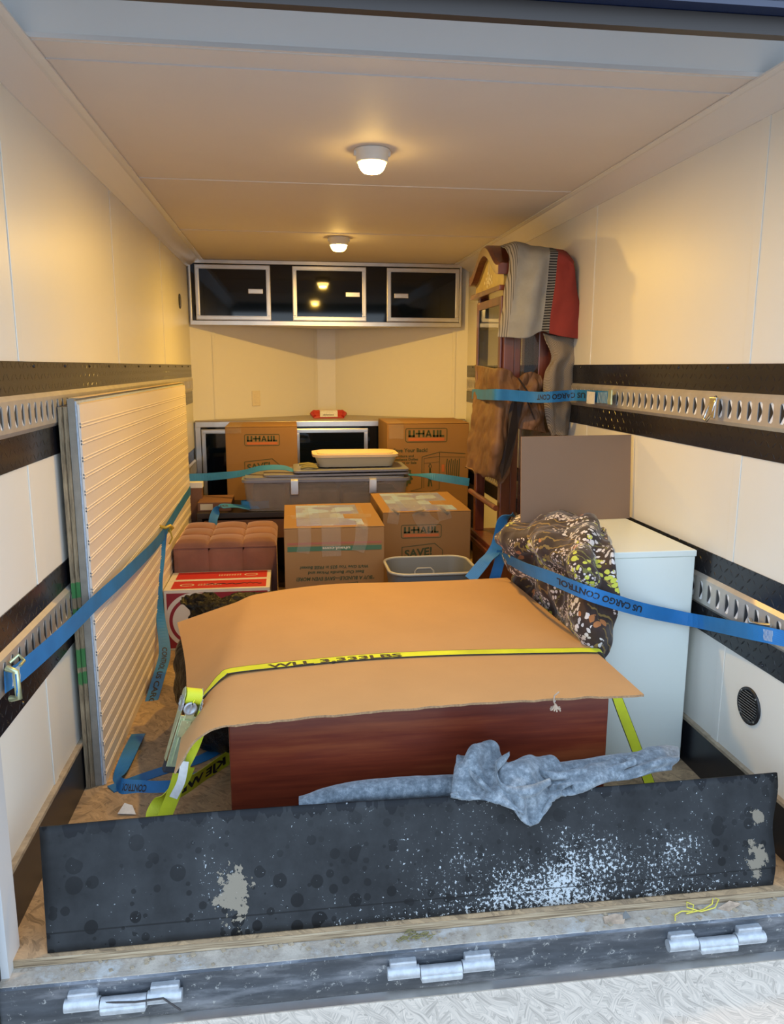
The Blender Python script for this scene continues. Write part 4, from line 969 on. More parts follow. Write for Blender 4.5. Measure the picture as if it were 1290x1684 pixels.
# flat roll running left behind the flap
ctr = [at(492, 1322, 1.84), at(560, 1306, 1.85), at(650, 1297, 1.85), at(760, 1292, 1.84), at(880, 1280, 1.84), at(1000, 1262, 1.84), at(1080, 1248, 1.85)]
rad = [.016, .024, .026, .028, .03, .03, .02]
rows = []
for k in range(9):
    a_ = 2*math.pi*k/8; rows.append([c_+Vector((0, math.cos(a_)*r_*1.3, math.sin(a_)*r_)) for c_, r_ in zip(ctr, rad)])
b = patch(rows, 110, 40, .005, 7, 2, ridge=.0015); b.build('rolled_edge', 'felt', t)
rows = [[at(752, 1242, 1.86), at(790, 1232, 1.88), at(830, 1236, 1.87), at(880, 1258, 1.84), at(935, 1252, 1.83), at(990, 1262, 1.82), at(1040, 1262, 1.82)],
        [at(750, 1262, 1.82), at(782, 1250, 1.80), at(822, 1262, 1.79), at(870, 1270, 1.76), at(920, 1272, 1.77), at(980, 1277, 1.77), at(1040, 1272, 1.78)],
        [at(745, 1285, 1.77), at(790, 1288, 1.755), at(832, 1292, 1.74), at(878, 1284, 1.725), at(918, 1296, 1.735), at(960, 1290, 1.745), at(1010, 1286, 1.76)],
        [at(742, 1306, 1.735), at(790, 1306, 1.725), at(835, 1312, 1.715), at(868, 1308, 1.695), at(898, 1312, 1.715), at(912, 1302, 1.73), at(920, 1300, 1.74)],
        [at(742, 1308, 1.732), at(790, 1312, 1.715), at(838, 1326, 1.70), at(866, 1344, 1.69), at(885, 1342, 1.70), at(904, 1318, 1.715), at(912, 1305, 1.73)],
        [at(742, 1309, 1.731), at(790, 1314, 1.712), at(840, 1331, 1.695), at(870, 1357, 1.685), at(886, 1352, 1.692), at(905, 1322, 1.712), at(913, 1306, 1.728)]]
def ff(u, v):
    a_ = u*17+v*7+2.2*math.sin(v*3.1+u*2); s_ = math.sin(a_); return .024*(abs(s_)**.6*(1 if s_ > 0 else -1))*(1-v*.75)*math.sin(min(1, u*4)*1.57)+.004*math.sin(u*39-v*9)
b = patch(rows, 120, 80, .003, 12, 6, fold=ff, ridge=.003); b.build('draped_corner', 'felt', t, solid=.006)
for pth, r0 in (([at(838, 1240, 1.80), at(818, 1262, 1.765), at(822, 1290, 1.735), at(850, 1302, 1.71), at(880, 1298, 1.70), at(905, 1284, 1.725)], .013), ([at(760, 1252, 1.82), at(776, 1272, 1.77), at(800, 1296, 1.735), at(830, 1316, 1.705), at(862, 1338, 1.688)], .009), ([at(868, 1256, 1.82), at(905, 1276, 1.76), at(950, 1272, 1.765), at(1000, 1268, 1.78), at(1045, 1252, 1.79)], .012)):
    rr_ = []
    for k in range(9):
        a_ = 2*math.pi*k/8; n__ = len(pth)
        rr_.append([c_+V3((0, math.cos(a_)*r0*(.35+.65*math.sin(math.pi*(.12+.76*i/(n__-1)))), math.sin(a_)*r0*(.35+.65*math.sin(math.pi*(.12+.76*i/(n__-1)))))) for i, c_ in enumerate(pth)])
    patch(rr_, 60, 20, .004, 18, 3).build('folded_ridge', 'felt', t)
rows = [[at(1000, 1262, 1.86), at(1035, 1238, 1.88), at(1075, 1230, 1.90), at(1116, 1232, 1.90)],
        [at(990, 1275, 1.80), at(1035, 1258, 1.80), at(1078, 1248, 1.80), at(1118, 1245, 1.82)],
        [at(985, 1288, 1.77), at(1035, 1280, 1.765), at(1070, 1270, 1.77), at(1105, 1265, 1.79)]]
b = patch(rows, 60, 40, .006, 12, 8, ridge=.003, fold=lambda u, v: .007*math.sin(v*12+u*4)); b.build('pad_end', 'felt', t, solid=.006)
# ------------------------------------------------------------------ white cabinet, hardboard, quilt
t = thing('filing_cabinet', (1.12, 2.65, 0), 'white metal cabinet against right wall under brown board', 'cabinet')
wx0, wx1, wy0, wy1 = .945, 1.308, 2.30, 2.93
b = MB(); b.box((wx0, wy0+.004, .02), (wx1, wy1, .735)); wb = b.build('body', 'whitecab', t, bevel=.004)
b = MB(); b.box((wx0-.002, wy0, .735), (wx1+.002, wy1+.002, .756)); b.build('top', 'whitecab', t, bevel=.003)
b = MB(); b.box((wx0+.01, wy0+.02, .002), (wx1-.01, wy1-.01, .02)); b.build('plinth', 'black', t)
b = MB(); b.prism([(.868, 2.80, .7575), (1.323, 2.84, .7575), (1.323, 2.846, .7575), (.868, 2.806, .7575)], (.0, .03, .325)); b.build('hardboard_sheet', 'boardbrown', label='flat brown board standing upright on the white cabinet', cat='board')
rows = [[at(842, 852, 2.99), at(880, 846, 2.92), at(930, 847, 2.84), at(972, 851, 2.74), at(996, 866, 2.60)],
        [at(815, 880, 2.93), at(850, 866, 2.78), at(905, 858, 2.62), at(965, 868, 2.44), at(1006, 905, 2.29)],
        [at(819, 908, 2.95), at(860, 905, 2.66), at(910, 905, 2.44), at(962, 925, 2.22), at(1012, 955, 2.21)],
        [at(836, 932, 2.99), at(872, 940, 2.76), at(920, 955, 2.48), at(968, 985, 2.22), at(1014, 1005, 2.22)],
        [(.925, 3.03, .50), (.928, 2.83, .50), (.925, 2.58, .49), at(972, 1040, 2.21), at(1004, 1045, 2.23)],
        [(.93, 3.03, .42), (.93, 2.83, .42), (.925, 2.58, .41), at(965, 1090, 2.21), at(985, 1085, 2.24)]]
def fq_(u, v): return .016*math.sin(u*22+v*3.)*(1-abs(v-.4))+.010*math.sin(v*20-u*6)
b = patch(rows, 100, 90, .016, 12, 11, fold=fq_); b.build('floral_quilt', 'quilt', label='brown floral quilt bundled over left corner of white cabinet', cat='quilt', solid=.012)
# ------------------------------------------------------------------ grandfather clock
t = thing('grandfather_clock', (1.16, 3.88, 0), 'tall cherry wood grandfather clock with arched top against right wall', 'clock')
gx0, gx1, gy0, gy1 = 1.01, 1.322, 3.61, 4.15
def gb(n_, a_, b_, m='cherry', par=None, bevel=.004, label=None): q_ = MB(); q_.box(a_, b_); return q_.build(n_, m, par or t, bevel=bevel, label=label)
gb('back_panel', (gx1-.012, gy0+.01, .02), (gx1, gy1-.01, 1.78))
gb('plinth', (gx0-.025, gy0-.02, .002), (gx1-.002, gy1+.02, .09))
gb('lower_case', (gx0, gy0, .09), (gx1-.013, gy1, .40))
gb('waist_moulding', (gx0-.03, gy0-.02, .40), (gx1-.002, gy1+.02, .425)); gb('waist_moulding', (gx0-.015, gy0-.01, .425), (gx1-.002, gy1+.01, .45))
b = MB(); b.tube([(gx0-.02, gy0-.005, .665), (gx0-.02, gy1, .665)], .014, 12); b.build('front_rail', 'cherry', t)
for (xa, ya) in ((gx0, gy0), (gx0, gy1-.05), (gx1-.062, gy0), (gx1-.062, gy1-.05)):
    gb('corner_post', (xa, ya, .45), (xa+.05, ya+.05, 1.70))
for z in (.45, 1.17):
    gb('side_rail', (gx0+.05, gy0+.006, z), (gx1-.062, gy0+.04, z+.07))
gb('side_stile', (gx0+.05, gy0+.008, .52), (gx0+.085, gy0+.03, 1.70)); gb('side_stile', (gx1-.14, gy0+.008, 1.24), (gx1-.062, gy0+.03, 1.70))
gb('side_glass', (gx0+.085, gy0+.012, .52), (gx1-.062, gy0+.016, 1.70), 'clockglass', bevel=0)
dr_ = gb('front_door', (gx0-.012, gy0+.03, 1.24), (gx0, gy0+.07, 1.67))
gb('door_stile', (gx0-.012, gy1-.07, 1.24), (gx0, gy1-.03, 1.67), par=dr_); gb('door_rail', (gx0-.012, gy0+.07, 1.63), (gx0, gy1-.07, 1.67), par=dr_); gb('door_rail', (gx0-.012, gy0+.07, 1.24), (gx0, gy1-.07, 1.28), par=dr_)
gb('door_glass', (gx0-.007, gy0+.07, 1.28), (gx0-.004, gy1-.07, 1.63), 'clockglass', par=dr_, bevel=0)
gb('cornice', (gx0-.035, gy0-.01, 1.69), (gx1-.002, gy1+.03, 1.715))
# pediment panel and arch moulding
def arch(v):   # height of the arch outline, v 0..1 from near to far
    s_ = abs(v-.5)*2; return 1.79+.115*(math.cos(s_*math.pi)*.5+.5)
n_ = 28; prof_ = [(gx0-.012, gy0+(gy1-gy0)*k/n_, arch(k/n_)-.02) for k in range(n_+1)]
b = MB(); b.prism([(gx0-.012, gy0, 1.715)]+prof_+[(gx0-.012, gy1, 1.715)], (.02, 0, 0)); pd_ = b.build('pediment_panel', 'gold', t, label='gold painted arched panel')
b = MB(); out = []; 
for k in range(n_+1):
    v = k/n_; y = gy0-.02+(gy1-gy0+.04)*v; z = arch(v)
    out.append([(gx0-.045, y, z-.030), (gx0-.045, y, z+.012), (gx0-.03, y, z+.022), (gx0+.05, y, z+.022), (gx0+.05, y, z-.03)])
vs_ = [p_ for r_ in out for p_ in r_]; b.add(vs_, [(k*5+j, k*5+(j+1) % 5, (k+1)*5+(j+1) % 5, (k+1)*5+j) for k in range(n_) for j in range(5)]+[(4, 3, 2, 1, 0), tuple(n_*5+j for j in range(5))], 0); b.build('arch_moulding', 'cherry', t, bevel=.002)
gb('hood_top', (gx0+.03, gy0+.005, 1.715), (gx1-.002, gy1-.005, 1.80))
b = MB()
for k in range(14):
    a_ = k*2.4; r_ = .012+.0045*k; y = (gy0+gy1)/2+r_*math.cos(a_)*1.1; z = 1.765+r_*math.sin(a_)*.55
    b.cyl((gx0-.0135, y, z), (gx0-.012, y, z), .009, n=7)
b.cyl((gx0-.0135, (gy0+gy1)/2, 1.79), (gx0-.012, (gy0+gy1)/2, 1.84), .003); b.build('flower_painting', 'flower', pd_, label='pale painted flower spray')
# blanket over the clock
Yb = 3.57
c0 = lambda px, py, Y=Yb: at(px, py, Y)
rows = [[c0(822, 404, 3.86), c0(848, 397, 3.86), c0(880, 405, 3.82), c0(903, 409, 3.8), c0(912, 410, 3.8), c0(930, 413, 3.78), c0(940, 421, 3.74)],
        [c0(832, 410, 3.64), c0(852, 403, 3.62), c0(880, 412, 3.60), c0(905, 414, 3.58), c0(918, 416, 3.57), c0(935, 424, 3.56), c0(943, 434, 3.55)],
        [c0(838, 430, 3.57), c0(851, 438, 3.54), c0(880, 445, 3.53), c0(904, 432, 3.54), c0(917, 434, 3.54), c0(936, 440, 3.54), c0(946, 446, 3.54)],
        [c0(830, 480, 3.57), c0(845, 485, 3.53), c0(872, 490, 3.52), c0(900, 475, 3.54), c0(912, 478, 3.53), c0(932, 485, 3.52), c0(951, 490, 3.54)],
        [c0(823, 525, 3.57), c0(838, 525, 3.53), c0(868, 528, 3.52), c0(896, 512, 3.53), c0(906, 514, 3.52), c0(930, 522, 3.52), c0(956, 528, 3.54)],
        [c0(819, 554, 3.58), c0(836, 555, 3.55), c0(866, 555, 3.53), c0(891, 545, 3.54), c0(903, 548, 3.53), c0(928, 554, 3.52), c0(961, 558, 3.54)]]
def mats_(u, v):
    return 0 if u < 1/6 else 1 if u < .5 else 2 if u < 2/3 else 3
t = thing('draped_blanket', (1.2, 3.6, 1.5), 'grey, striped and brick red blanket draped over top of grandfather clock', 'blanket')
def fb(u, v): return (.013*math.sin(u*23+1+v*2.5)*math.exp(-((u-.33)/.2)**2)+.003*math.sin(u*30+v*4))*min(1, v*2.5)
b = patch(rows, 120, 80, .010, 9, 4, mats=mats_, fold=fb); b.build('top_layer', ['pinstripe', 'greycloth', 'ribs', 'redcloth'], t, solid=.005)
rows = [[c0(893, 548, 3.56), c0(915, 552, 3.57), c0(940, 556, 3.58), c0(960, 562, 3.58)],
        [c0(908, 585, 3.55), c0(920, 582, 3.55), c0(938, 580, 3.57), c0(953, 577, 3.58)],
        [c0(897, 612, 3.54), c0(912, 606, 3.53), c0(928, 602, 3.56), c0(942, 600, 3.58)],
        [c0(894, 645, 3.53), c0(910, 645, 3.51), c0(925, 645, 3.55), c0(941, 645, 3.58)],
        [c0(900, 690, 3.54), c0(912, 692, 3.52), c0(925, 694, 3.55), c0(939, 692, 3.58)],
        [c0(908, 716, 3.55), c0(916, 716, 3.54), c0(927, 716, 3.55), c0(936, 716, 3.58)]]
b = patch(rows, 50, 80, .010, 11, 8, fold=lambda u, v: .007*math.sin(u*9+v*5)); b.build('hanging_lining', 'cord', t, solid=.005, label='taupe corduroy lining hanging down')
# jacket round the clock's waist
t = thing('brown_jacket', (1.0, 3.5, .8), 'brown waxed jacket strapped around the middle of grandfather clock', 'jacket')
rows = [[c0(781, 600, 4.16), c0(797, 603, 3.9), c0(815, 606, 3.60), c0(838, 609, 3.56), c0(850, 618, 3.56), c0(860, 625, 3.56)],
        [c0(782, 640, 4.1), c0(798, 640, 3.85), c0(815, 642, 3.54), c0(835, 645, 3.53), c0(848, 648, 3.53), c0(860, 650, 3.53)],
        [c0(776, 680, 4.0), c0(795, 680, 3.75), c0(815, 683, 3.5), c0(832, 685, 3.49), c0(845, 688, 3.5), c0(852, 688, 3.53)],
        [c0(770, 725, 3.95), c0(790, 730, 3.72), c0(812, 735, 3.46), c0(828, 738, 3.46), c0(838, 735, 3.49), c0(845, 728, 3.52)],
        [c0(766, 764, 3.9), c0(786, 772, 3.70), c0(808, 778, 3.48), c0(822, 784, 3.48), c0(830, 775, 3.5), c0(838, 760, 3.53)],
        [c0(766, 768, 3.88), c0(788, 778, 3.70), c0(808, 786, 3.5), c0(824, 796, 3.5), c0(832, 784, 3.51), c0(838, 768, 3.53)]]
b = patch(rows, 110, 120, .007, 12, 21, fold=lambda u, v: .010*math.sin(v*11+u*10+2*math.sin(v*5))*(.4+u*.6), ridge=.005, st=(1.3, 1, .5)); b.build('jacket_body', 'jacket', t, solid=.004)
rows = [[c0(838, 642, 3.55), c0(855, 620, 3.55), c0(873, 612, 3.55), c0(890, 617, 3.56)],
        [c0(848, 665, 3.54), c0(860, 645, 3.53), c0(875, 640, 3.53), c0(893, 645, 3.56)],
        [c0(850, 690, 3.54), c0(865, 672, 3.52), c0(882, 672, 3.53), c0(896, 680, 3.56)],
        [c0(845, 705, 3.54), c0(862, 706, 3.53), c0(880, 708, 3.54), c0(898, 712, 3.57)]]
b = patch(rows, 60, 60, .008, 14, 27, fold=lambda u, v: .008*math.sin(v*13+u*9), ridge=.009, st=(1.3, 1, .6)); b.build('sleeve', 'jacket', t, solid=.004)
b = MB(); b.prism([c0(838, 665, 3.505), c0(850, 640, 3.51), c0(860, 660, 3.51), c0(852, 705, 3.51), c0(840, 765, 3.475), c0(826, 788, 3.455), c0(822, 770, 3.455), c0(836, 715, 3.46)], (0, .004, 0)); b.build('dark_lining', 'jacketdark', t, label='dark lining in the open front')
b = MB(); b.tube([c0(853, 622, 3.52), c0(862, 635, 3.515), c0(872, 650, 3.51), c0(874, 665, 3.51)], .004, 6); b.tube([c0(852, 640, 3.52), c0(864, 652, 3.51), c0(880, 690, 3.51)], .003, 6); b.build('drawcord', 'jacketdark', t)
# ------------------------------------------------------------------ straps
def strap(name, pts, sides, w_, m, label, cat='strap', parent=None, n=90, th=.0022):
    r_ = Ribbon(pts, sides, w_, n); o = r_.mesh(th).build(name, m, parent, label=label, cat=cat if parent is None else None, group=None); return r_, o
V = Vector; UP = (0, 0, 1)
GS = 'blue cargo straps'
def bluestrap(loc, label): return thing('cargo_strap', loc, label, 'strap', GS)
# 1 around the clock
t = bluestrap((1.2, 3.45, 1.2), 'blue strap around jacket and clock, hooked to upper right rail')
r1, w1 = strap('webbing', [c0(777, 648, 4.13), c0(784, 648, 4.0), c0(794, 649, 3.82), c0(804, 649, 3.62), c0(814, 649, 3.46), c0(840, 650, 3.455), c0(875, 653, 3.46), c0(905, 653, 3.42), atx(950, 650, 1.305), atx(1005, 654, 1.305)], [UP, UP, UP, UP, UP, UP, (0, .15, 1), UP, UP, UP], .05, 'webblue', None, parent=t)
tm = MB(); text_ribbon(tm, 'US CARGO CONT', r1, .92, .70, .45, -.45, -.0016, bold=.03); text_ribbon(tm, 'US CARGO CONT', r1, .92, .70, .45, -.45, .0016, bold=.03); tm.build('printed_lettering', 'inkblack', w1)
b = MB(); b.box((1.296, 3.02, 1.190), (1.304, 3.055, 1.252)); b.build('hook', 'zinc', t, bevel=.003)
b = MB(); p_ = atx(972, 654, 1.30); b.obox(p_, (0.0006, .045, 0), (0.001, 0, 0), (0, 0, .026)); b.build('care_label', 'tagwhite', t, label='silvery care label')
b = MB()
for k in range(9): b.tube([atx(985+k*2.3, 645, 1.3015), atx(983+k*2.3, 663, 1.3015)], .0009, 4)
b.build('stitching', 'stitch', t)
# 2 right wall to quilt
t = bluestrap((1.1, 2.3, .6), 'bright blue strap across white cabinet and quilt to lower right rail')
Q = [at(1300, 1052, 1.835), atx(1240, 1040, 1.28), at(1140, 1020, 2.262), at(1062, 1004, 2.25), at(1012, 990, 2.165), at(958, 972, 2.165), at(905, 950, 2.36), at(865, 935, 2.58), at(836, 920, 2.84), at(826, 918, 3.02)]
r2, w2 = strap('webbing', Q, [(0, 0, 1), (0, .0, 1), (0, 0, 1), (0, 0, 1), (0, 0, 1), (0, 0, 1), (0, 0, 1), (-.2, 0, 1), (-.3, 0, 1), (-.3, 0, 1)], .045, 'webblue', None, parent=t)
tm = MB(); text_ribbon(tm, 'US CARGO CONTROL', r2, .345, .64, .42, -.42, .0016, bold=.03); text_ribbon(tm, 'US CARGO CONTROL', r2, .345, .64, .42, -.42, -.0016, bold=.03); tm.build('printed_lettering', 'inkblack', w2, label='black upside-down lettering')
b = MB()
for k in range(8):
    for s_ in (1, -1):
        b.tube([r2.pos(.060+.0035*k, -.7, s_*.0016), r2.pos(.062+.0035*k, -.2, s_*.0016), r2.pos(.060+.0035*k, .2, s_*.0016), r2.pos(.062+.0035*k, .7, s_*.0016)], .0007, 4)
b.build('stitching', 'stitch', t)
b = MB(); b.tube([(1.318, 1.90, .635), (1.306, 1.93, .628), (1.300, 1.965, .622), (1.310, 1.985, .625)], .006, 8); b.build('hook', 'clipmetal', t)
rX, wX = strap('webbing_tail', [at(846, 846, 3.06), at(828, 855, 3.07), at(822, 880, 3.08), at(815, 903, 3.07), at(796, 925, 3.05), at(773, 953, 3.03)], [(1, 0, .3), (1, .2, .1), (1, 0, .2), (.8, 0, .4), (.8, 0, .5), (.8, 0, .5)], .05, 'webblue', None, parent=t)
strap('webbing_tail', [at(826, 905, 3.06), at(820, 930, 3.07), at(812, 958, 3.06)], [(1, 0, .1)], .045, 'webblue', None, parent=t)
# 3 left lower rail along the panels
t = bluestrap((-.6, 2.6, .6), 'long blue strap slanting along the white beadboard panel from left rail')
Q = [(-.655, 1.80, .610), (-.648, 1.93, .615), (-.632, 2.18, .615), (-.604, 2.5, .615), (-.598, 3.0, .618), (-.600, 3.72, .585), (-.602, 4.3, .62), (-.604, 4.78, .645)]
Q = [at(8, 1122, 1.795), at(42, 1098, 1.91), at(105, 1042, 2.14), at(160, 988, 2.42), at(212, 940, 2.78), at(262, 888, 3.55), at(290, 838, 4.25), at(309, 806, 4.80)]
for k in range(3, 8): Q[k].x = max(Q[k].x, -.608)
r3, w3 = strap('webbing', Q, [UP]*8, .052, 'webblue', None, parent=t)
b = MB()
for k in range(12):
    t_ = .055+.0045*(k//2)
    b.tube([r3.pos(.05+.005*k, -.8, -.0018), r3.pos(.056+.005*k, -.3, -.0018), r3.pos(.05+.005*k, .2, -.0018), r3.pos(.056+.005*k, .75, -.0018)], .0008, 4)
    b.tube([r3.pos(.05+.005*k, -.8, .0018), r3.pos(.056+.005*k, -.3, .0018), r3.pos(.05+.005*k, .2, .0018), r3.pos(.056+.005*k, .75, .0018)], .0008, 4)
b.build('stitching', 'stitch', t)
b = MB(); b.tube([(-.662, 1.80, .650), (-.640, 1.79, .645), (-.638, 1.79, .58), (-.660, 1.80, .575)], .008, 8); b.tube([(-.67, 1.84, .648), (-.655, 1.86, .66), (-.64, 1.85, .648), (-.64, 1.82, .648)], .004, 8); b.build('hook', 'zinc', t)
b = MB(); b.box((-.6415, 1.782, .585), (-.636, 1.80, .643)); b.build('hook_sleeve', 'webblue', t, bevel=.003, label='bright blue sleeve on hook')
# 4 hanging tail with tie
t = bluestrap((-.58, 3.0, 0), 'blue strap tail hanging from panel and looping over the floor')
Q = [at(272, 868, 3.72), at(266, 905, 3.7), at(262, 950, 3.6), at(264, 1010, 3.5), at(271, 1070, 3.35), at(262, 1110, 3.2), at(240, 1180, 2.95), atz(214, 1235, .03), atz(196, 1278, .012), atz(199, 1293, .018), atz(228, 1296, .010), atz(262, 1297, .008), atz(300, 1290, .008), atz(345, 1268, .008)]
r4, w4 = strap('webbing', Q, [(.3, 1, 0), (.5, .8, 0), (.4, 1, 0), (.5, 1, 0), (1, .5, 0), (1, .3, 0), (1, .1, 0), (1, .2, 0), (.7, .3, .5), (0, .6, 1), (0, .8, .9), (0, .8, .7), (0, 1, .3), (.2, 1, 0)], .05, 'webblue', None, parent=t, n=160)
tm = MB(); text_ribbon(tm, 'CONTROL US CARGO', r4, .30, .45, -.42, .42, .0016, bold=.03); text_ribbon(tm, 'US CARGO CONTROL', r4, .45, .30, -.42, .42, -.0016, bold=.03)
tm.build('printed_lettering', 'inkblack', w4); tm = MB(); text_ribbon(tm, 'CONTROL', r4, .80, .70, .42, -.42, .0016); text_ribbon(tm, 'CONTROL', r4, .70, .80, -.42, .42, -.0016)
tm.build('printed_lettering', 'inkblack', w4)
t = bluestrap((-.4, 2.45, 0), 'flat blue strap end lying on the floor beside yellow strap')
r5, w5 = strap('webbing', [atz(182, 1298, .0022), atz(222, 1283, .0022), atz(272, 1266, .0022), atz(330, 1248, .003), atz(378, 1222, .004)], [(.3, 1, 0)], .05, 'webblue', None, parent=t)
b = MB(); q = at(270, 868, 3.70)
b.tube([q+V((-.05, .0, -.006)), q+V((-.02, -.01, .010)), q+V((.01, -.02, .004)), q+V((.03, -.01, .012)), q+V((.04, 0, 0)), q+V((.02, .01, -.02))], .008, 8); b.tube([q+V((.025, 0, 0)), q+V((.035, 0, -.05)), q+V((.02, 0, -.08))], .004, 6)
b.build('strap_hook', 'yellowhook', label='yellowed metal hook holding straps on the beadboard panel', cat='hook')
# 5 rear strap over the tote
t = bluestrap((.2, 4.9, .75), 'blue strap stretched across back boxes and under cream-lidded container')
r6, w6 = strap('webbing', [at(300, 786, 4.95), at(345, 784, 4.95), at(395, 779, 4.86), at(430, 770, 4.80), at(465, 769, 4.78), at(490, 775, 4.76), at(560, 779, 4.78), at(680, 781, 4.85), at(720, 785, 4.85), at(772, 793, 4.75)],
                [(0, .3, 1), (0, .5, 1), (0, .6, .6), (0, .8, .5), (0, 1, .5), (0, 1, .15), (0, 1, .05), (0, 1, .1), (0, .5, 1), (0, 0, 1)], .05, 'webblue', None, parent=t)
# 6 coil on the low cabinet
t = bluestrap((-.3, 4.75, .5), 'coiled blue strap on dark low cabinet behind the ottoman')
Q = []
for k in range(22):
    a_ = k/21*4.4*math.pi; rr = .050+.0015*k; Q.append(V((-.215+rr*math.cos(a_)*1.2, 4.72+rr*math.sin(a_)*.55, .515)))
r7, w7 = strap('webbing', Q, [(0, 0, 1)], .045, 'webblue', None, parent=t, n=160)
r8, w8 = strap('webbing_tail', [at(410, 835, 4.66), at(385, 832, 4.64), at(362, 834, 4.60), at(352, 850, 4.56), at(350, 866, 4.54)], [(0, 1, .3), (0, 1, .2), (.4, .8, .3), (1, .3, 0), (1, 0, 0)], .05, 'webblue', None, parent=t)
tm = MB(); text_ribbon(tm, 'US CARG', r8, .95, .35, .42, -.42, -.0016); tm.build('printed_lettering', 'inkblack', w8)
b = MB(); q = at(322, 797, 4.9); b.obox(q, (.045, 0, 0), (0, .03, 0), (0, 0, .018)); b.build('foam_block', 'white', label='small white block under the blue strap at end of panels', cat='block', bevel=.003)
b = MB(); b.box((q.x-.04, 4.87, .002), (q.x+.04, 4.94, q.z-.019)); b.build('side_board', 'plum', label='narrow brown board standing under the small white block', cat='board', bevel=.002)
# ------------------------------------------------------------------ yellow ratchet strap
t = thing('ratchet_strap', (-.3, 2.1, .3), 'neon yellow ratchet strap pulled over the cardboard sheet', 'strap')
def sp(x, y, dz=.004):
    # height of the sheet at x
    best = min(top, key=lambda p_: (p_.x-x)**2+(p_.y-y)**2); return V((x, y, best.z+dz))
Q = [sp(-.285, 2.02), sp(-.262, 2.05), sp(-.235, 2.085), sp(-.20, 2.115), sp(-.15, 2.135), sp(0, 2.155), sp(.2, 2.175), sp(.4, 2.185), sp(.6, 2.185), sp(.8, 2.175), sp(.905, 2.165), V((.938, 2.15, .478)), V((.948, 2.13, .44)), V((.985, 2.13, .34)), V((1.06, 2.14, .17)), V((1.13, 2.15, .01))]
Q = [at(322, 1147, 1.985), sp(-.285, 2.03, .007), sp(-.262, 2.07, .006), sp(-.235, 2.095, .006), sp(-.205, 2.115, .006), sp(-.17, 2.13, .006)]+Q[5:]
S9 = []
for k in range(6):
    tg = (Q[k+1]-Q[max(k-1, 0)]).normalized(); th_ = [1.0, 1.0, .95, .7, .35, .1][k]; S9.append(V((-math.sin(th_), 0, math.cos(th_))).cross(tg).normalized())
r9, w9 = strap('webbing', Q, S9+[(0, 1, 0)]*6+[(.1, 1, 0), (.5, .9, .1), (.9, .5, .3), (1, .4, .35), (1, .4, .35)], .038, 'webyel', None, parent=t, n=160)
e = MB()
for sg in (-1, 1):
    vs_ = []
    for k in range(161): vs_ += [r9.pos(k/160, sg*.97, -.0013), r9.pos(k/160, sg*1.03, -.0013), r9.pos(k/160, sg*1.03, .0015), r9.pos(k/160, sg*.97, .0015)]
    e.add(vs_, [(k*4+j, k*4+(j+1) % 4, (k+1)*4+(j+1) % 4, (k+1)*4+j) for k in range(160) for j in range(4)])
e.build('edge_line', 'inkblack', w9, label='thin dark selvedge lines')
tm = MB()
for sg in (1, -1): text_ribbon(tm, 'WLL 3,333LBS', r9, .35, .475, -.9, .45, sg*.0018, bold=.03)
tm.build('printed_lettering', 'inkblack', w9)
# ratchet body
A, B = at(318, 1140, 2.00), at(283, 1262, 1.99); d = (B-A).normalized(); n1 = V((.35, -.9, .1)); n1 = (n1-d*n1.dot(d)).normalized(); sd = d.cross(n1)
rt = MB()
for s_ in (-1, 1):
    L = (B-A).length
    P_ = lambda u, v, s_=s_: A+d*u*L+n1*v+sd*s_*.0235
    rt.prism([P_(-.02, -.014), P_(-.08, 0), P_(-.02, .018), P_(.2, .022), P_(.36, .015), P_(.9, .009), P_(.9, -.009), P_(.3, -.012)], sd*.0025)
rt.obox(A+d*L*.60+n1*.020, d*L*.34, sd*.0235, n1*.0018); rt.obox(A+d*L*.60+n1*.024+sd*.012, d*L*.30, sd*.002, n1*.003); rt.obox(A+d*L*.22+n1*.021, d*L*.08, sd*.012, n1*.0018)
ra = rt.build('ratchet_frame', 'zinc', t, bevel=.0012)
b = MB(); b.cyl(A-sd*.021+d*.008, A+sd*.021+d*.008, .0215, n=26); b.build('spool', 'webyel', t, label='yellow webbing wound on spool')
b = MB()
for s_ in (-1, 1):
    c_ = A+sd*s_*.024+d*.028+n1*.004; b.lathe(c_-sd*.0*s_, [(.019, 0), (.019, .003), (.010, .004), (.010, 0)], ax=sd*s_, n=22)
    for k in range(12): a_ = k*math.pi/6; b.obox(c_+sd*s_*.0015+d*.019*math.cos(a_)+n1*.019*math.sin(a_), d*.003, n1*.003, sd*.0015)
c_ = A+d*.034+n1*.022+sd*.004; b.lathe(c_, [(.018, 0), (.018, .004), (.012, .005), (.011, .002), (0, .002)], ax=n1, n=26); b.obox(c_+n1*.004, d*.012, sd*.002, n1*.002); b.build('ratchet_gear', 'galv', t)
b = MB(); b.obox(A+d*L*.42+n1*.026+sd*.006, d*.024, sd*.014, n1*.0015); 
for k in range(3): b.cyl(A+d*L*(.34+.07*k)+n1*.0265+sd*.001, A+d*L*(.34+.07*k)+n1*.029+sd*.001, .0022, n=8)
b.build('pawl_plate', 'zinc', ra, bevel=.001)
b = MB(); b.obox(A+d*L*.98, d*.016, sd*.024, n1*.011); b.build('grip', 'grip', t, bevel=.004, label='black rubber handle grip')
strap('webbing_tail', [at(338, 1170, 1.99), at(318, 1225, 2.00), at(300, 1262, 2.0), at(288, 1300, 2.0), at(270, 1345, 2.0)], [(1, .25, .25), (1, .2, .2), (1, 0, .2), (1, 0, .2), (1, 0, .2)], .038, 'webyel', None, parent=t)
strap('webbing_tail', [at(310, 1262, 2.03), at(295, 1290, 2.04), at(268, 1312, 2.05), at(252, 1338, 2.03), at(256, 1352, 2.02)], [(1, .3, .2), (1, 0, .2), (.8, .4, .3), (1, .2, 0), (1, 0, 0)], .038, 'webyel', None, parent=t)
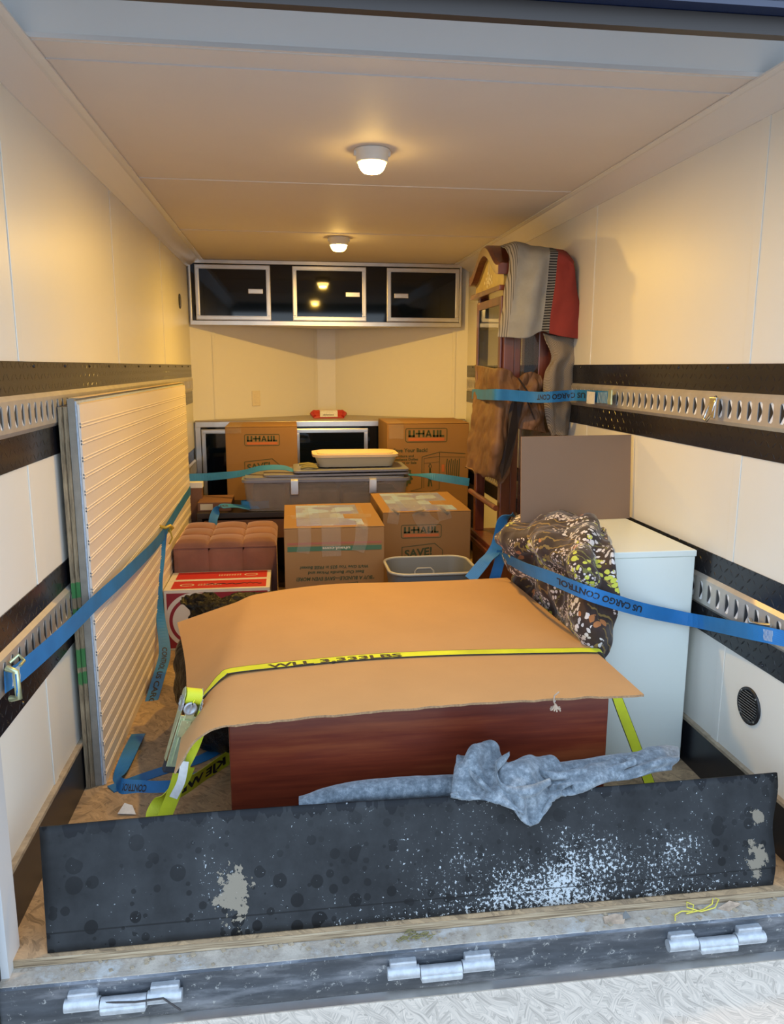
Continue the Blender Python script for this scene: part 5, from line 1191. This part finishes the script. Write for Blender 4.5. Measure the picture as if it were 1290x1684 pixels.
strap('care_label', [at(304, 1252, 1.975), at(298, 1285, 1.97), at(285, 1312, 1.972)], [(1, 0, .1)], .022, 'tagwhite', 'long white care label', parent=t, th=.001)
r10, w10 = strap('webbing_end', [at(388, 1238, 2.50), at(352, 1262, 2.40), at(322, 1283, 2.30), at(286, 1306, 2.2), at(272, 1318, 2.12)], [(.3, .5, .6)], .05, 'webyel', None, parent=t)
tm = MB()
for sg in (1, -1): text_ribbon(tm, 'KJE WLL 1', r10, .12, .88, .5*-1, .5, sg*.0016, bold=.04)
tm.build('printed_lettering', 'inkblack', w10)
# ------------------------------------------------------------------ clip on the upper right rail
t = thing('spring_clip', (1.32, 2.27, 1.21), 'bright steel spring clip hooked in upper right rail', 'clip')
b = MB(); b.tube([(1.322, 2.27, 1.245), (1.310, 2.262, 1.252), (1.304, 2.25, 1.235), (1.304, 2.268, 1.20), (1.306, 2.30, 1.175), (1.306, 2.315, 1.182), (1.304, 2.29, 1.22), (1.31, 2.275, 1.245)], .0045, 8); b.build('wire_loop', 'clipmetal', t)
b = MB(); b.prism([(1.308, 2.245, 1.250), (1.308, 2.285, 1.250), (1.308, 2.282, 1.190), (1.308, 2.252, 1.186)], (-.006, 0, 0)); b.build('plate', 'clipmetal', t, bevel=.002)
# ------------------------------------------------------------------ debris by the sill
def scrap(name, pts, label, m='grime', cat='scrap'):
    b = MB(); b.prism(pts, (0, 0, .0025)); return b.build(name, m, label=label, cat=cat, group='litter on the sill')
zs = -.0215
scrap('cardboard_scrap', [tuple(V((0.752, 1.618, zs))), (.80, 1.612, zs), (.812, 1.63, zs+.006), (.79, 1.642, zs+.004), (.757, 1.64, zs)], 'torn cardboard scrap on sill beside the yellow string')
scrap('cardboard_scrap', [(1.06, 1.632, zs), (1.085, 1.62, zs), (1.125, 1.636, zs+.004), (1.10, 1.645, zs+.008)], 'small bent cardboard scrap at right end of the sill')
b = MB(); b.prism([(.802, 1.622, zs+.004), (.822, 1.622, zs+.006), (.816, 1.640, zs+.012), (.806, 1.634, zs+.008)], (0, 0, .002)); b.build('foil_scrap', 'greybin', label='dark foil scrap next to torn cardboard on sill', cat='scrap')
b = MB(); z_ = zs+.004
b.tube([(.93, 1.602, z_), (.937, 1.618, z_+.002), (.96, 1.628, z_+.003), (.99, 1.628, z_), (1.0, 1.642, z_+.006), (.985, 1.65, z_+.01), (.98, 1.638, z_+.004), (1.01, 1.624, z_), (1.05, 1.628, z_+.004), (1.072, 1.648, z_+.010), (1.06, 1.656, z_+.012), (1.05, 1.64, z_+.006), (1.02, 1.63, z_), (.97, 1.622, z_)], .0017, 6); b.build('yellow_string', 'string', label='tangled yellow string lying on the door sill', cat='string')
b = MB(); random.seed(3)
for k in range(26):
    c_ = V((.27+random.gauss(0, .02), 1.632+random.gauss(0, .006), zs+.002)); a_ = random.random()*6.3; b.tube([c_, c_+V((.012*math.cos(a_), .006*math.sin(a_), .006)), c_+V((.022*math.cos(a_+.5), .010*math.sin(a_+.5), .003))], .0011, 4)
b.build('dry_weeds', 'leaf', label='small clump of dry weeds on the sill', cat='weeds', kind='stuff')
q = atz(205, 1338, .004); b = MB(); b.prism([q+V((-.02, 0, 0)), q+V((.035, -.01, 0)), q+V((.02, .02, .012)), q+V((-.005, .03, .016))], (0, 0, .002)); b.build('plastic_scrap', 'tagwhite', label='scrap of clear plastic on the floor behind rubber strip', cat='scrap')
b = MB()
random.seed(5)
for k in range(90):
    c_ = V((random.uniform(-.55, 1.25), random.uniform(1.606, 1.65), zs)); r_ = random.uniform(.0015, .005); b.obox(c_+V((0, 0, r_*.4)), (r_, r_*.4, 0), (-r_*.5, r_, 0), (0, 0, r_*.4))
b.build('dirt_crumbs', 'ledge', label='crumbs of dirt scattered along the sill', cat='dirt', kind='stuff')
